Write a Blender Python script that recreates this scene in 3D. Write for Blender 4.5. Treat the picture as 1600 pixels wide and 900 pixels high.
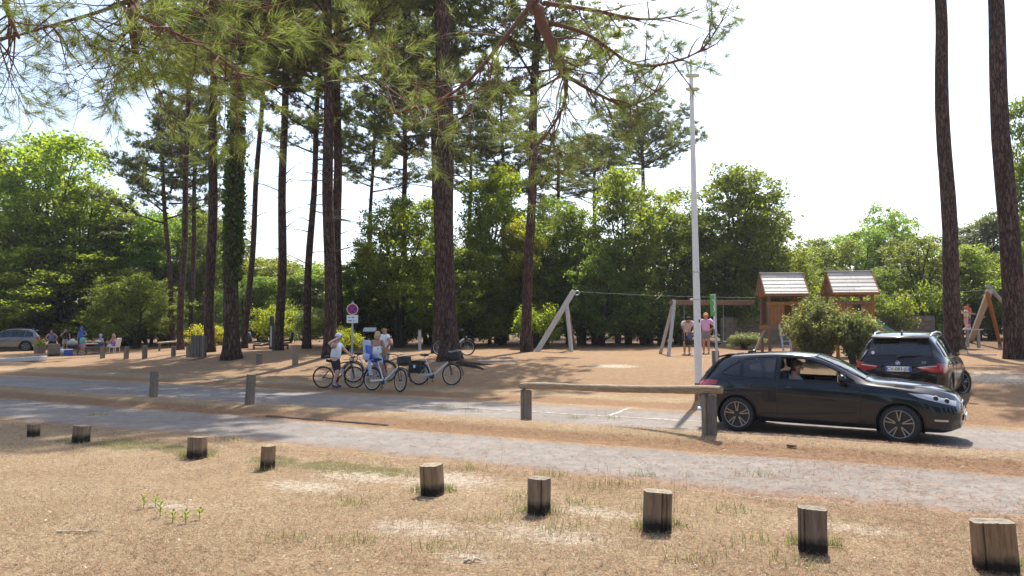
import bpy, bmesh, math, random
import numpy as np
from mathutils import Vector, Matrix, Euler, Quaternion

for o in list(bpy.data.objects): bpy.data.objects.remove(o)
sc = bpy.context.scene
COL = sc.collection
PI = math.pi
rnd = random.Random(7)

# ------------------------------------------------------------------ camera
CAM_H, FPX, HOR = 1.8, 1156.0, 512.0         # eye height, focal length in photo pixels, horizon row
PITCH = math.atan((HOR - 450.0) / FPX)
cam = bpy.data.cameras.new('camera')
cam_o = bpy.data.objects.new('camera', cam); COL.objects.link(cam_o)
cam.sensor_width = 36.0; cam.lens = 36.0 * FPX / 1600.0
cam.clip_start = 0.05; cam.clip_end = 3000.0
cam_o.location = (0, 0, CAM_H)
cam_o.rotation_euler = (PI / 2 + PITCH, 0, 0)
sc.camera = cam_o

# ------------------------------------------------------------------ sky and sun
SUN_EL, SUN_AZ = math.radians(58), math.radians(18)      # azimuth from +Y towards +X
world = bpy.data.worlds.new('World'); sc.world = world; world.use_nodes = True
wn = world.node_tree; wn.nodes.clear()
w_out = wn.nodes.new('ShaderNodeOutputWorld'); w_bg = wn.nodes.new('ShaderNodeBackground')
w_sky = wn.nodes.new('ShaderNodeTexSky'); w_sky.sky_type = 'NISHITA'; w_sky.sun_disc = False
w_sky.sun_elevation = SUN_EL; w_sky.sun_rotation = SUN_AZ
w_sky.air_density = 1.0; w_sky.dust_density = 2.5; w_sky.ozone_density = 1.0
w_bg.inputs['Strength'].default_value = 0.15
wn.links.new(w_sky.outputs[0], w_bg.inputs[0]); wn.links.new(w_bg.outputs[0], w_out.inputs[0])
sun = bpy.data.lights.new('sun', 'SUN'); sun.energy = 4.2; sun.angle = math.radians(0.53); sun.color = (1.0, 0.95, 0.87)
sun_o = bpy.data.objects.new('sun', sun); COL.objects.link(sun_o)
SUNV = Vector((math.sin(SUN_AZ) * math.cos(SUN_EL), math.cos(SUN_AZ) * math.cos(SUN_EL), math.sin(SUN_EL)))
sun_o.rotation_euler = SUNV.to_track_quat('Z', 'Y').to_euler(); sun_o.location = SUNV * 60
vs = sc.view_settings
vs.view_transform = 'Standard'; vs.look = 'None'; vs.gamma = 1.0; vs.use_curve_mapping = False
vs.exposure = 1.02
sc.cycles.max_bounces = 8; sc.cycles.transparent_max_bounces = 12
sc.cycles.use_denoising = True

# ------------------------------------------------------------------ tags and mesh helpers
def tag(o, label=None, cat=None, group=None, kind=None):
    if label: o['label'] = label
    if cat: o['category'] = cat
    if group: o['group'] = group
    if kind: o['kind'] = kind
    return o

def empty(name, loc=(0, 0, 0), rz=0.0, scale=1.0):
    o = bpy.data.objects.new(name, None); COL.objects.link(o)
    o.location = loc; o.rotation_euler = (0, 0, rz); o.scale = (scale,) * 3
    o.empty_display_size = 0.2
    return o

def thing(name, label, cat, loc=(0, 0, 0), rz=0.0, group=None, scale=1.0):
    return tag(empty(name, loc, rz, scale), label, cat, group)

def link_mesh(name, me, mat=None, parent=None):
    o = bpy.data.objects.new(name, me); COL.objects.link(o)
    if mat is not None and not me.materials: me.materials.append(mat)
    if parent is not None: o.parent = parent
    return o

def copy_tree(o, parent=None):
    c = o.copy(); COL.objects.link(c); c.parent = parent
    for ch in list(o.children): copy_tree(ch, c)
    return c

def np_mesh(name, verts, faces, smooth=False):
    """verts (N,3), faces (M,k) arrays with one k -> mesh, fast"""
    verts = np.asarray(verts, dtype=np.float32); faces = np.asarray(faces, dtype=np.int32)
    me = bpy.data.meshes.new(name); k = faces.shape[1]
    me.vertices.add(len(verts)); me.vertices.foreach_set('co', verts.ravel())
    me.loops.add(faces.size); me.loops.foreach_set('vertex_index', faces.ravel())
    me.polygons.add(len(faces))
    me.polygons.foreach_set('loop_start', np.arange(0, faces.size, k, dtype=np.int32))
    me.polygons.foreach_set('loop_total', np.full(len(faces), k, dtype=np.int32))
    if smooth: me.polygons.foreach_set('use_smooth', np.ones(len(faces), dtype=bool))
    me.update(calc_edges=True); me.validate()
    return me

class MB:
    """collects shapes, build() links them as one mesh object"""
    def __init__(s): s.v = []; s.f = []
    def add(s, vs, fs):
        b = len(s.v); s.v.extend([tuple(p) for p in vs]); s.f.extend([tuple(i + b for i in f) for f in fs]); return s
    def box(s, c, size, rot=None, bev=0.0):
        x, y, z = [d / 2 for d in size]; m = Matrix.Identity(3) if rot is None else (Euler(rot).to_matrix() if not isinstance(rot, Matrix) else rot)
        c = Vector(c)
        if bev > 0:
            b = min(bev, x * .9, y * .9, z * .9); pts = []; idx = {}
            for sx in (-1, 1):
                for sy in (-1, 1):
                    for sz in (-1, 1):
                        for a in range(3):
                            p = [sx * x, sy * y, sz * z]
                            for q in range(3):
                                if q != a: p[q] -= (sx, sy, sz)[q] * b
                            idx[(sx, sy, sz, a)] = len(pts); pts.append(c + m @ Vector(p))
            bm = bmesh.new()
            for p in pts: bm.verts.new(p)
            r = bmesh.ops.convex_hull(bm, input=bm.verts)
            bm.verts.index_update()
            s.add([v.co.copy() for v in bm.verts], [[v.index for v in f.verts] for f in bm.faces]); bm.free(); return s
        P = [(-x, -y, -z), (x, -y, -z), (x, y, -z), (-x, y, -z), (-x, -y, z), (x, -y, z), (x, y, z), (-x, y, z)]
        return s.add([c + m @ Vector(p) for p in P], [(0, 3, 2, 1), (4, 5, 6, 7), (0, 1, 5, 4), (1, 2, 6, 5), (2, 3, 7, 6), (3, 0, 4, 7)])
    def beam(s, a, b, w, h, up=(0, 0, 1), bev=0.0):
        a, b = Vector(a), Vector(b); d = (b - a); L = d.length; d.normalize(); up = Vector(up)
        if abs(d.dot(up)) > .99: up = Vector((1, 0, 0))
        sx = d.cross(up).normalized(); uz = sx.cross(d)
        m = Matrix((sx, d, uz)).transposed()
        return s.box((a + b) / 2, (w, L, h), m, bev)
    def tube(s, pts, radii, n=8, caps=True, closed=False):
        pts = [Vector(p) for p in pts]; N = len(pts)
        if not hasattr(radii, '__len__'): radii = [radii] * N
        tang = []
        for i in range(N):
            if closed: t = pts[(i + 1) % N] - pts[i - 1]
            else: t = pts[min(i + 1, N - 1)] - pts[max(i - 1, 0)]
            tang.append(t.normalized() if t.length > 1e-9 else Vector((0, 0, 1)))
        r = Vector((1, 0, 0)) if abs(tang[0].x) < .9 else Vector((0, 1, 0))
        r = (r - tang[0] * r.dot(tang[0])).normalized(); V = []
        for i in range(N):
            r = r - tang[i] * r.dot(tang[i])
            r = r.normalized() if r.length > 1e-6 else tang[i].orthogonal().normalized()
            q = tang[i].cross(r)
            for k in range(n):
                a = 2 * PI * k / n
                V.append(pts[i] + (r * math.cos(a) + q * math.sin(a)) * radii[i])
        F = []
        for i in range(N if closed else N - 1):
            j = (i + 1) % N
            for k in range(n):
                k2 = (k + 1) % n; F.append((i * n + k, i * n + k2, j * n + k2, j * n + k))
        if caps and not closed:
            F.append(tuple(range(n - 1, -1, -1))); F.append(tuple((N - 1) * n + k for k in range(n)))
        return s.add(V, F)
    def cyl(s, a, b, r, n=12, r2=None): return s.tube([a, b], [r, r if r2 is None else r2], n)
    def lathe(s, prof, c=(0, 0, 0), n=16, axis='Z'):
        V = []; c = Vector(c); N = len(prof)
        for (r, h) in prof:
            for k in range(n):
                a = 2 * PI * k / n; p = (r * math.cos(a), r * math.sin(a), h)
                if axis == 'Y': p = (p[0], p[2], p[1])
                if axis == 'X': p = (p[2], p[0], p[1])
                V.append(c + Vector(p))
        F = [(i * n + k, i * n + (k + 1) % n, (i + 1) * n + (k + 1) % n, (i + 1) * n + k) for i in range(N - 1) for k in range(n)]
        F.append(tuple(range(n - 1, -1, -1))); F.append(tuple((N - 1) * n + k for k in range(n)))
        return s.add(V, F)
    def ball(s, c, r, n=10, m=7, sc3=(1, 1, 1)):
        c = Vector(c); V = []
        for i in range(1, m):
            a = PI * i / m
            for k in range(n):
                b = 2 * PI * k / n
                V.append(c + Vector((r * sc3[0] * math.sin(a) * math.cos(b), r * sc3[1] * math.sin(a) * math.sin(b), r * sc3[2] * math.cos(a))))
        V.append(c + Vector((0, 0, r * sc3[2]))); V.append(c - Vector((0, 0, r * sc3[2]))); T = len(V) - 2
        F = [(i * n + k, (i + 1) * n + k, (i + 1) * n + (k + 1) % n, i * n + (k + 1) % n) for i in range(m - 2) for k in range(n)]
        F += [(T, k, (k + 1) % n) for k in range(n)] + [(T + 1, (m - 2) * n + (k + 1) % n, (m - 2) * n + k) for k in range(n)]
        return s.add(V, F)
    def torus(s, c, R, r, axis='Y', n=32, m=8, a0=0.0, a1=2 * PI):
        full = abs(a1 - a0 - 2 * PI) < 1e-6; pts = []
        for i in range(n if full else n + 1):
            a = a0 + (a1 - a0) * i / n
            p = (R * math.cos(a), 0, R * math.sin(a)) if axis == 'Y' else ((0, R * math.cos(a), R * math.sin(a)) if axis == 'X' else (R * math.cos(a), R * math.sin(a), 0))
            pts.append(Vector(c) + Vector(p))
        return s.tube(pts, r, m, closed=full)
    def prism(s, poly, t, plane='XZ', off=0.0):
        """poly 2-D outline extruded by t about the plane"""
        n = len(poly)
        def P(p, h):
            if plane == 'XZ': return (p[0], h, p[1])
            if plane == 'YZ': return (h, p[0], p[1])
            return (p[0], p[1], h)
        V = [P(p, off - t / 2) for p in poly] + [P(p, off + t / 2) for p in poly]
        F = [tuple(range(n)), tuple(range(2 * n - 1, n - 1, -1))] + [(i, i + n, (i + 1) % n + n, (i + 1) % n) for i in range(n)]
        return s.add(V, F)
    def xf(s, m): s.v = [tuple(m @ Vector(p)) for p in s.v]; return s
    def build(s, name, mat=None, parent=None, smooth=False, fix=True):
        me = bpy.data.meshes.new(name); me.from_pydata(s.v, [], s.f); me.update()
        if fix:
            bm = bmesh.new(); bm.from_mesh(me); bmesh.ops.recalc_face_normals(bm, faces=bm.faces); bm.to_mesh(me); bm.free()
        if smooth:
            me.polygons.foreach_set('use_smooth', [True] * len(me.polygons))
            if smooth != 'all' and hasattr(me, 'set_sharp_from_angle'): me.set_sharp_from_angle(angle=math.radians(45))
        return link_mesh(name, me, mat, parent)

# ------------------------------------------------------------------ the lie of the land
UX, UY = 0.887, -0.462          # along the roads
NX, NY = 0.462, 0.887           # across the roads, away from the camera
def sstep(x, a, b):
    t = np.clip((x - a) / (b - a), 0, 1); return t * t * (3 - 2 * t)
_H = np.random.RandomState(3)
_waves = [(_H.uniform(-1, 1) * f, _H.uniform(-1, 1) * f, _H.uniform(0, 6.28)) for f in (0.5, 0.7, 1.1, 1.6, 2.3, 3.1, 4.3) for _ in range(2)]
def lumps(x, y):
    r = 0
    for a, b, c in _waves: r = r + np.sin(a * x + b * y + c) / math.sqrt(abs(a) + abs(b) + .3)
    return r / len(_waves)
def gz(x, y):
    t = NX * x + NY * y
    z = 0.62 * sstep(t, 19.5, 27.0) * sstep(x, -30.0, -12.0) + 0.02 * np.clip(t - 30.0, 0, 60)
    z = z + 0.10 * np.exp(-((t - 12.05) / 0.62) ** 4) - 0.12 * sstep(t, 12.6, 13.4) * (1 - sstep(t, 17.5, 20.0))
    on_road = sstep(t, 7.9, 8.5) * (1 - sstep(t, 10.7, 11.2)) + sstep(t, 12.5, 13.0) * (1 - sstep(t, 17.0, 17.8))
    return z + 0.05 * lumps(x, y) * (1 - on_road)
def ray(px, py):
    d = Vector(((px - 800.0) / FPX, 1.0, (450.0 - py) / FPX))
    c, s_ = math.cos(PITCH), math.sin(PITCH)
    return Vector((d.x, d.y * c - d.z * s_, d.y * s_ + d.z * c))
def at(px, py, Y):
    """the point of the pixel's ray at depth Y"""
    d = ray(px, py); k = Y / d.y
    return Vector((d.x * k, Y, CAM_H + d.z * k))
def ground_at(px, py):
    d = ray(px, py); lo = 1.0
    k = 2.0
    while k < 400:
        p = d * k
        if CAM_H + p.z < gz(p.x, p.y): break
        lo = k; k *= 1.01
    hi = k
    for _ in range(30):
        m = (lo + hi) / 2; p = d * m
        if CAM_H + p.z < gz(p.x, p.y): hi = m
        else: lo = m
    p = d * hi
    return Vector((p.x, p.y, float(gz(p.x, p.y))))
def foot(px, Y):
    """ground point straight under pixel column px at depth Y"""
    x = (px - 800.0) / FPX * Y * (math.cos(PITCH)); return Vector((x, Y, float(gz(x, Y))))
def st(s_, t_):
    """road coordinates -> ground"""
    x = UX * s_ + NX * t_; y = UY * s_ + NY * t_
    return Vector((x, y, float(gz(x, y))))

# ------------------------------------------------------------------ materials
class NT:
    def __init__(s, name):
        s.m = bpy.data.materials.new(name); s.m.use_nodes = True; s.t = s.m.node_tree; s.t.nodes.clear()
        s.out = s.n('ShaderNodeOutputMaterial')
    def n(s, typ, **kw):
        nd = s.t.nodes.new(typ)
        for k, v in kw.items(): setattr(nd, k, v)
        return nd
    def l(s, a, b): s.t.links.new(a, b)
    def noise(s, scale, detail=4, rough=.6, vec=None, dist=0.0):
        nd = s.n('ShaderNodeTexNoise'); nd.inputs['Scale'].default_value = scale; nd.inputs['Detail'].default_value = detail
        nd.inputs['Roughness'].default_value = rough; nd.inputs['Distortion'].default_value = dist
        if vec is not None: s.l(vec, nd.inputs['Vector'])
        return nd.outputs['Fac']
    def coords(s, kind='Object', scale=(1, 1, 1), rot=(0, 0, 0)):
        tc = s.n('ShaderNodeTexCoord'); mp = s.n('ShaderNodeMapping'); s.l(tc.outputs[kind], mp.inputs['Vector'])
        mp.inputs['Scale'].default_value = scale; mp.inputs['Rotation'].default_value = rot
        return mp.outputs[0]
    def ramp(s, fac, stops, interp='LINEAR'):
        r = s.n('ShaderNodeValToRGB'); r.color_ramp.interpolation = interp; e = r.color_ramp.elements
        while len(e) < len(stops): e.new(.5)
        for el, (p, c) in zip(e, stops): el.position = p; el.color = c if len(c) == 4 else (*c, 1)
        s.l(fac, r.inputs[0]); return r.outputs[0]
    def mix(s, fac, a, b, blend='MIX'):
        m = s.n('ShaderNodeMix', data_type='RGBA', blend_type=blend)
        for sock, v in ((m.inputs[0], fac), (m.inputs[6], a), (m.inputs[7], b)):
            if hasattr(v, 'is_output'): s.l(v, sock)
            elif isinstance(v, (int, float)): sock.default_value = v
            else: sock.default_value = (*v, 1) if len(v) == 3 else v
        return m.outputs[2]
    def math(s, op, a, b=None, clamp=False):
        m = s.n('ShaderNodeMath', operation=op, use_clamp=clamp)
        for sock, v in ((m.inputs[0], a), (m.inputs[1], b)):
            if v is None: continue
            if hasattr(v, 'is_output'): s.l(v, sock)
            else: sock.default_value = v
        return m.outputs[0]
    def bump(s, h, strength=.5, dist=.02):
        b = s.n('ShaderNodeBump'); b.inputs['Strength'].default_value = strength; b.inputs['Distance'].default_value = dist
        s.l(h, b.inputs['Height']); return b.outputs[0]
    def bsdf(s, color, rough=.6, normal=None, metal=0.0, spec=.5, coat=0.0, **kw):
        p = s.n('ShaderNodeBsdfPrincipled')
        if hasattr(color, 'is_output'): s.l(color, p.inputs['Base Color'])
        else: p.inputs['Base Color'].default_value = (*color, 1)
        if hasattr(rough, 'is_output'): s.l(rough, p.inputs['Roughness'])
        else: p.inputs['Roughness'].default_value = rough
        p.inputs['Metallic'].default_value = metal; p.inputs['Specular IOR Level'].default_value = spec
        p.inputs['Coat Weight'].default_value = coat; p.inputs['Coat Roughness'].default_value = 0.03
        for k, v in kw.items(): p.inputs[k].default_value = v
        if normal is not None: s.l(normal, p.inputs['Normal'])
        return p
    def done(s, shader):
        s.l(shader.outputs[0] if hasattr(shader, 'outputs') else shader, s.out.inputs['Surface']); return s.m

def simple(name, col, rough=.55, metal=0.0, var=.12, scale=8.0, spec=.5, coat=0.0, bump=0.0):
    """plain paint / cloth / metal with slight mottling and wear"""
    t = NT(name); nz = t.noise(scale, 5, .6, t.coords())
    c = t.mix(nz, tuple(x * (1 - var) for x in col), tuple(min(1, x * (1 + var)) for x in col))
    nrm = t.bump(t.noise(scale * 6, 3, .6, t.coords()), bump, .01) if bump else None
    return t.done(t.bsdf(c, rough, nrm, metal, spec, coat))

def wood_mat(name, dark, light, stretch=(6, 6, .7), bump=.5, shade_stain=None):
    t = NT(name); v = t.coords('Object', stretch)
    g = t.noise(5, 8, .7, v, .6); c = t.ramp(g, [(.3, dark), (.7, light)])
    f = t.noise(30, 4, .7, t.coords('Object', (3, 3, .35)))
    c = t.mix(t.math('MULTIPLY', f, .45), c, tuple(x * .45 for x in dark), 'MIX')
    oi = t.n('ShaderNodeObjectInfo'); hv = t.n('ShaderNodeHueSaturation'); t.l(c, hv.inputs['Color']); t.l(t.math('ADD', t.math('MULTIPLY', oi.outputs['Random'], .55), .75), hv.inputs['Value']); t.l(t.math('ADD', t.math('MULTIPLY', oi.outputs['Random'], .5), .8), hv.inputs['Saturation']); c = hv.outputs[0]
    if shade_stain:      # damp stain and painted-in shade at the foot of a post: height in local metres, colour
        h, colr = shade_stain; sx = t.n('ShaderNodeSeparateXYZ'); t.l(t.coords(), sx.inputs[0])
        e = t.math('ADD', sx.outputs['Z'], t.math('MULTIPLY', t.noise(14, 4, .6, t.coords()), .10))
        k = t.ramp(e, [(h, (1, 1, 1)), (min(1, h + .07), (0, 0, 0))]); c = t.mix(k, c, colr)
    return t.done(t.bsdf(c, .85, t.bump(t.mix(.5, g, f), bump, .02), spec=.25))

def bark_mat(name, dark, light, sc1=1.0, moss=0.0):
    t = NT(name); v = t.coords('Object', (7 * sc1, 7 * sc1, 1.5 * sc1))
    vo = t.n('ShaderNodeTexVoronoi', feature='DISTANCE_TO_EDGE'); vo.inputs['Scale'].default_value = 1.6
    nv = t.n('ShaderNodeTexNoise'); nv.inputs['Scale'].default_value = 2.2; t.l(v, nv.inputs['Vector'])
    va = t.n('ShaderNodeVectorMath', operation='ADD'); t.l(v, va.inputs[0]); t.l(nv.outputs['Color'], va.inputs[1]); t.l(va.outputs[0], vo.inputs['Vector'])
    crack = t.ramp(vo.outputs['Distance'], [(0.0, (0, 0, 0)), (.22, (1, 1, 1))])
    nz = t.noise(9, 6, .7, v)
    plate = t.ramp(t.noise(1.1, 4, .6, v), [(.3, dark), (.7, light)])
    c = t.mix(t.math('MULTIPLY', nz, .5), plate, tuple(x * .6 for x in dark))
    c = t.mix(crack, tuple(x * .3 for x in dark), c)
    if moss:
        k = t.ramp(t.noise(.8, 3, .6, t.coords()), [(.5, (0, 0, 0)), (.62, (moss,) * 3)]); c = t.mix(k, c, (.10, .11, .045))
    h = t.math('ADD', t.math('MULTIPLY', crack, 1.0), t.math('MULTIPLY', nz, .4))
    return t.done(t.bsdf(c, .92, t.bump(h, .9, .05), spec=.15))

def leaf_mat(name, c1, c2, c3, trans=.42, rough=.5, tint=.25, through=(3.5, 3.2, .95)):
    """leaves: each leaf (mesh island) has its own tone; light comes through"""
    t = NT(name); g = t.n('ShaderNodeNewGeometry'); oi = t.n('ShaderNodeObjectInfo')
    r = t.ramp(g.outputs['Random Per Island'], [(0, c1), (.55, c2), (1, c3)])
    big = t.noise(.55, 2, .5, t.coords()); r = t.mix(t.math('MULTIPLY', big, .3), r, c1)
    hs = t.n('ShaderNodeHueSaturation'); t.l(r, hs.inputs['Color'])
    t.l(t.math('ADD', t.math('MULTIPLY', oi.outputs['Random'], .05), .475), hs.inputs['Hue'])
    t.l(t.math('ADD', t.math('MULTIPLY', oi.outputs['Random'], tint), 1 - tint / 2), hs.inputs['Value'])
    p = t.bsdf(hs.outputs[0], rough, spec=.35)
    tr = t.n('ShaderNodeBsdfTranslucent')
    t.l(t.mix(1.0, hs.outputs[0], through, 'MULTIPLY'), tr.inputs['Color'])
    mx = t.n('ShaderNodeMixShader'); mx.inputs[0].default_value = trans
    t.l(p.outputs[0], mx.inputs[1]); t.l(tr.outputs[0], mx.inputs[2])
    return t.done(mx)

def glass_mat(name, col, rough=.02, alpha=.35):
    """car glass: clear film of tint plus mirror reflection"""
    t = NT(name); tr = t.n('ShaderNodeBsdfTransparent'); tr.inputs[0].default_value = (*col, 1)
    gl = t.n('ShaderNodeBsdfGlossy'); gl.inputs['Roughness'].default_value = rough
    fr = t.n('ShaderNodeFresnel'); fr.inputs['IOR'].default_value = 1.5
    mx = t.n('ShaderNodeMixShader'); t.l(t.math('ADD', fr.outputs[0], .04), mx.inputs[0]); t.l(tr.outputs[0], mx.inputs[1]); t.l(gl.outputs[0], mx.inputs[2])
    return t.done(mx)

M = {}
M['white_paint'] = simple('white_paint', (.72, .70, .66), .6, var=.1)
M['black_rubber'] = simple('black_rubber', (.02, .02, .02), .8)
M['black_plastic'] = simple('black_plastic', (.025, .025, .027), .5)
M['black_gloss'] = simple('black_gloss', (.012, .012, .013), .15)
M['dark_cloth'] = simple('dark_cloth', (.03, .03, .035), .9)
M['steel'] = simple('steel', (.55, .55, .56), .3, 1.0)
M['galvanised'] = simple('galvanised', (.42, .43, .44), .5, .6)
M['chrome'] = simple('chrome', (.8, .8, .82), .12, 1.0, var=.02)
M['silver_frame'] = simple('silver_frame', (.55, .55, .54), .35, .3)
M['dark_metal'] = simple('dark_metal', (.03, .032, .04), .45)
# ================================================================== ground, roads
def axis_pts(segs):
    out = []
    for a, b, st_ in segs: out += list(np.arange(a, b, st_))
    return np.array(out + [segs[-1][1]])
gx = axis_pts([(-900, -120, 60), (-120, -40, 5), (-40, -16, .8), (-16, 16, .22), (16, 40, .8), (40, 120, 5), (120, 900, 60)])
gy = axis_pts([(-60, -4, 4), (-4, 3, .5), (3, 18, .2), (18, 40, .4), (40, 80, 2), (80, 200, 12), (200, 1000, 100)])
GX, GY = np.meshgrid(gx, gy); GZ = gz(GX, GY)
nx_, ny_ = len(gx), len(gy)
V = np.stack([GX.ravel(), GY.ravel(), GZ.ravel()], 1)
ii = (np.arange(ny_ - 1)[:, None] * nx_ + np.arange(nx_ - 1)[None, :]).ravel()
me = np_mesh('ground', V, np.stack([ii, ii + 1, ii + 1 + nx_, ii + nx_], 1), True)
tt = NX * V[:, 0] + NY * V[:, 1]; X_, Y_ = V[:, 0], V[:, 1]
def bandf(t, c, w): return np.exp(-((t - c) / w) ** 2)
litter = np.clip(.9 * bandf(tt, 11.25, .45) + .35 * bandf(tt, 8.0, .35) + .75 * bandf(tt, 17.9, .8) + .4 * bandf(tt, 13.0, .3), 0, 1)
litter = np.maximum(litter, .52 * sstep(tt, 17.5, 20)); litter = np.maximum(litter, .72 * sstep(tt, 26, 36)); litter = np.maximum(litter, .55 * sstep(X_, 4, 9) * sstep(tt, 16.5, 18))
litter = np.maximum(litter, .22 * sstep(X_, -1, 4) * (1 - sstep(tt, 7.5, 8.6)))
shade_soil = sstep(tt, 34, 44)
sand = np.zeros(len(V))
for (px, py, w, h) in [(700, 750, 1.2, .5), (650, 825, .9, .3), (850, 835, 1.0, .3), (930, 800, .8, .22), (560, 745, 1.0, .3), (730, 870, .5, .2), (1330, 825, .8, .2),
                       (1180, 770, 1.3, .25), (480, 760, 1.0, .3), (960, 572, 1.5, .4), (270, 790, .6, .2), (1560, 590, 2, 1.0)]:
    g = ground_at(px, py); a = (X_ - g.x) * UX + (Y_ - g.y) * UY; b = (X_ - g.x) * NX + (Y_ - g.y) * NY
    sand = np.maximum(sand, .78 * np.exp(-(a / w) ** 2 - (b / (h * 1.6)) ** 2))
green = np.clip(.8 * bandf(tt, 7.5, .5) * sstep(lumps(X_ * 2, Y_ * 2), -.02, .12) + .55 * bandf(tt, 12.4, .4) * sstep(lumps(X_, Y_), .0, .1)
                + .45 * bandf(tt, 20.0, 1.2) * sstep(-X_, -1, 4), 0, 1)
ca = me.color_attributes.new('zone', 'FLOAT_COLOR', 'POINT')
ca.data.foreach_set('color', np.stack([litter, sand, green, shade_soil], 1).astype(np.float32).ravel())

def ground_material():
    t = NT('dry_ground'); v = t.coords()
    at_ = t.n('ShaderNodeAttribute', attribute_name='zone'); sp = t.n('ShaderNodeSeparateColor'); t.l(at_.outputs['Color'], sp.inputs[0])
    fine = t.noise(30, 9, .8, v, .8); mid = t.noise(4.2, 7, .72, v, .5); big = t.noise(.7, 4, .6, v); hair = t.noise(120, 3, .7, v, 1.5)
    straw = t.ramp(fine, [(.34, (.115, .072, .040)), (.48, (.285, .203, .116)), (.62, (.56, .455, .305))])
    straw = t.mix(t.ramp(mid, [(.38, (0, 0, 0)), (.62, (.75, .75, .75))]), straw, t.ramp(hair, [(.35, (.165, .110, .058)), (.65, (.41, .305, .185))]))
    straw = t.mix(t.ramp(big, [(.4, (0, 0, 0)), (.65, (.5, .5, .5))]), straw, (.24, .160, .088))
    need = t.ramp(hair, [(.3, (.115, .062, .032)), (.5, (.245, .145, .080)), (.72, (.40, .28, .175))])
    def cover(zone, nz, soft=.25):
        return t.math('MULTIPLY', t.math('SUBTRACT', t.math('ADD', zone, t.math('MULTIPLY', nz, .9)), .80 if soft < .28 else 1.32), 1 / soft, True)
    c = t.mix(cover(sp.outputs[2], mid), straw, t.ramp(fine, [(.3, (.085, .080, .028)), (.7, (.22, .20, .085))]))
    c = t.mix(cover(sp.outputs[0], t.math('ADD', t.math('MULTIPLY', mid, .6), t.math('MULTIPLY', fine, .4))), c, need)
    spk = t.noise(13, 5, .7, v)
    c = t.mix(cover(sp.outputs[1], t.math('ADD', t.math('MULTIPLY', spk, 1.5), t.math('MULTIPLY', mid, .35)), .30), c, t.ramp(fine, [(.3, (.36, .29, .21)), (.7, (.60, .53, .42))]))
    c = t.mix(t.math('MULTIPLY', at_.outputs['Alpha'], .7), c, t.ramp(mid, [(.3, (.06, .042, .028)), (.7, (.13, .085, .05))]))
    h = t.math('ADD', t.math('MULTIPLY', fine, .7), t.math('ADD', t.math('MULTIPLY', hair, .5), mid))
    return t.done(t.bsdf(c, .95, t.bump(h, .8, .035), spec=.1))
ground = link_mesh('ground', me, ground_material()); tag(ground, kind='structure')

def road_material(name, c0, c1, litter_amt):
    t = NT(name); v = t.coords(); uv = t.n('ShaderNodeUVMap'); uv.uv_map = 'UVMap'; sp = t.n('ShaderNodeSeparateXYZ'); t.l(uv.outputs[0], sp.inputs[0])
    grit = t.noise(150, 3, .7, v); mid = t.noise(3.2, 6, .65, v); big = t.noise(.5, 4, .6, v); hair = t.noise(75, 4, .75, t.coords('Object', (1, 2.2, 1), (0, 0, -.48)), 1.0)
    c = t.ramp(grit, [(.25, tuple(x * .62 for x in c0)), (.55, c0), (.8, c1)])
    c = t.mix(t.ramp(mid, [(.4, (0, 0, 0)), (.7, (.55, .55, .55))]), c, c1)
    c = t.mix(t.ramp(big, [(.45, (0, 0, 0)), (.6, (.5, .5, .5))]), c, tuple(x * .8 for x in c0))
    # fine cracks
    vo = t.n('ShaderNodeTexVoronoi', feature='DISTANCE_TO_EDGE'); vo.inputs['Scale'].default_value = .9
    wv = t.n('ShaderNodeVectorMath', operation='ADD'); nn = t.n('ShaderNodeTexNoise'); nn.inputs['Scale'].default_value = 2.0; t.l(v, nn.inputs['Vector']); t.l(v, wv.inputs[0]); t.l(nn.outputs['Color'], wv.inputs[1]); t.l(wv.outputs[0], vo.inputs['Vector'])
    crack = t.ramp(vo.outputs['Distance'], [(0, (.30, .30, .30)), (.006, (0, 0, 0))]); c = t.mix(crack, c, (.09, .075, .06))
    # drifted needles gather towards the edges
    edge = t.math('MULTIPLY', t.math('ABSOLUTE', t.math('SUBTRACT', sp.outputs['Y'], .5)), 2.0)
    e = t.math('POWER', edge, 3.0)
    k = t.math('MULTIPLY', t.math('SUBTRACT', t.math('ADD', t.math('ADD', t.math('MULTIPLY', e, .55), t.math('MULTIPLY', mid, .55)), t.math('ADD', t.math('MULTIPLY', hair, .55), t.math('MULTIPLY', big, .3))), 1.12 - litter_amt), 4.0, True)
    c = t.mix(t.math('MULTIPLY', k, .85), c, t.ramp(hair, [(.3, (.14, .078, .045)), (.65, (.32, .21, .135))]))
    return t.done(t.bsdf(c, .93, t.bump(t.math('ADD', grit, t.math('MULTIPLY', k, .6)), .5, .012), spec=.15))

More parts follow.
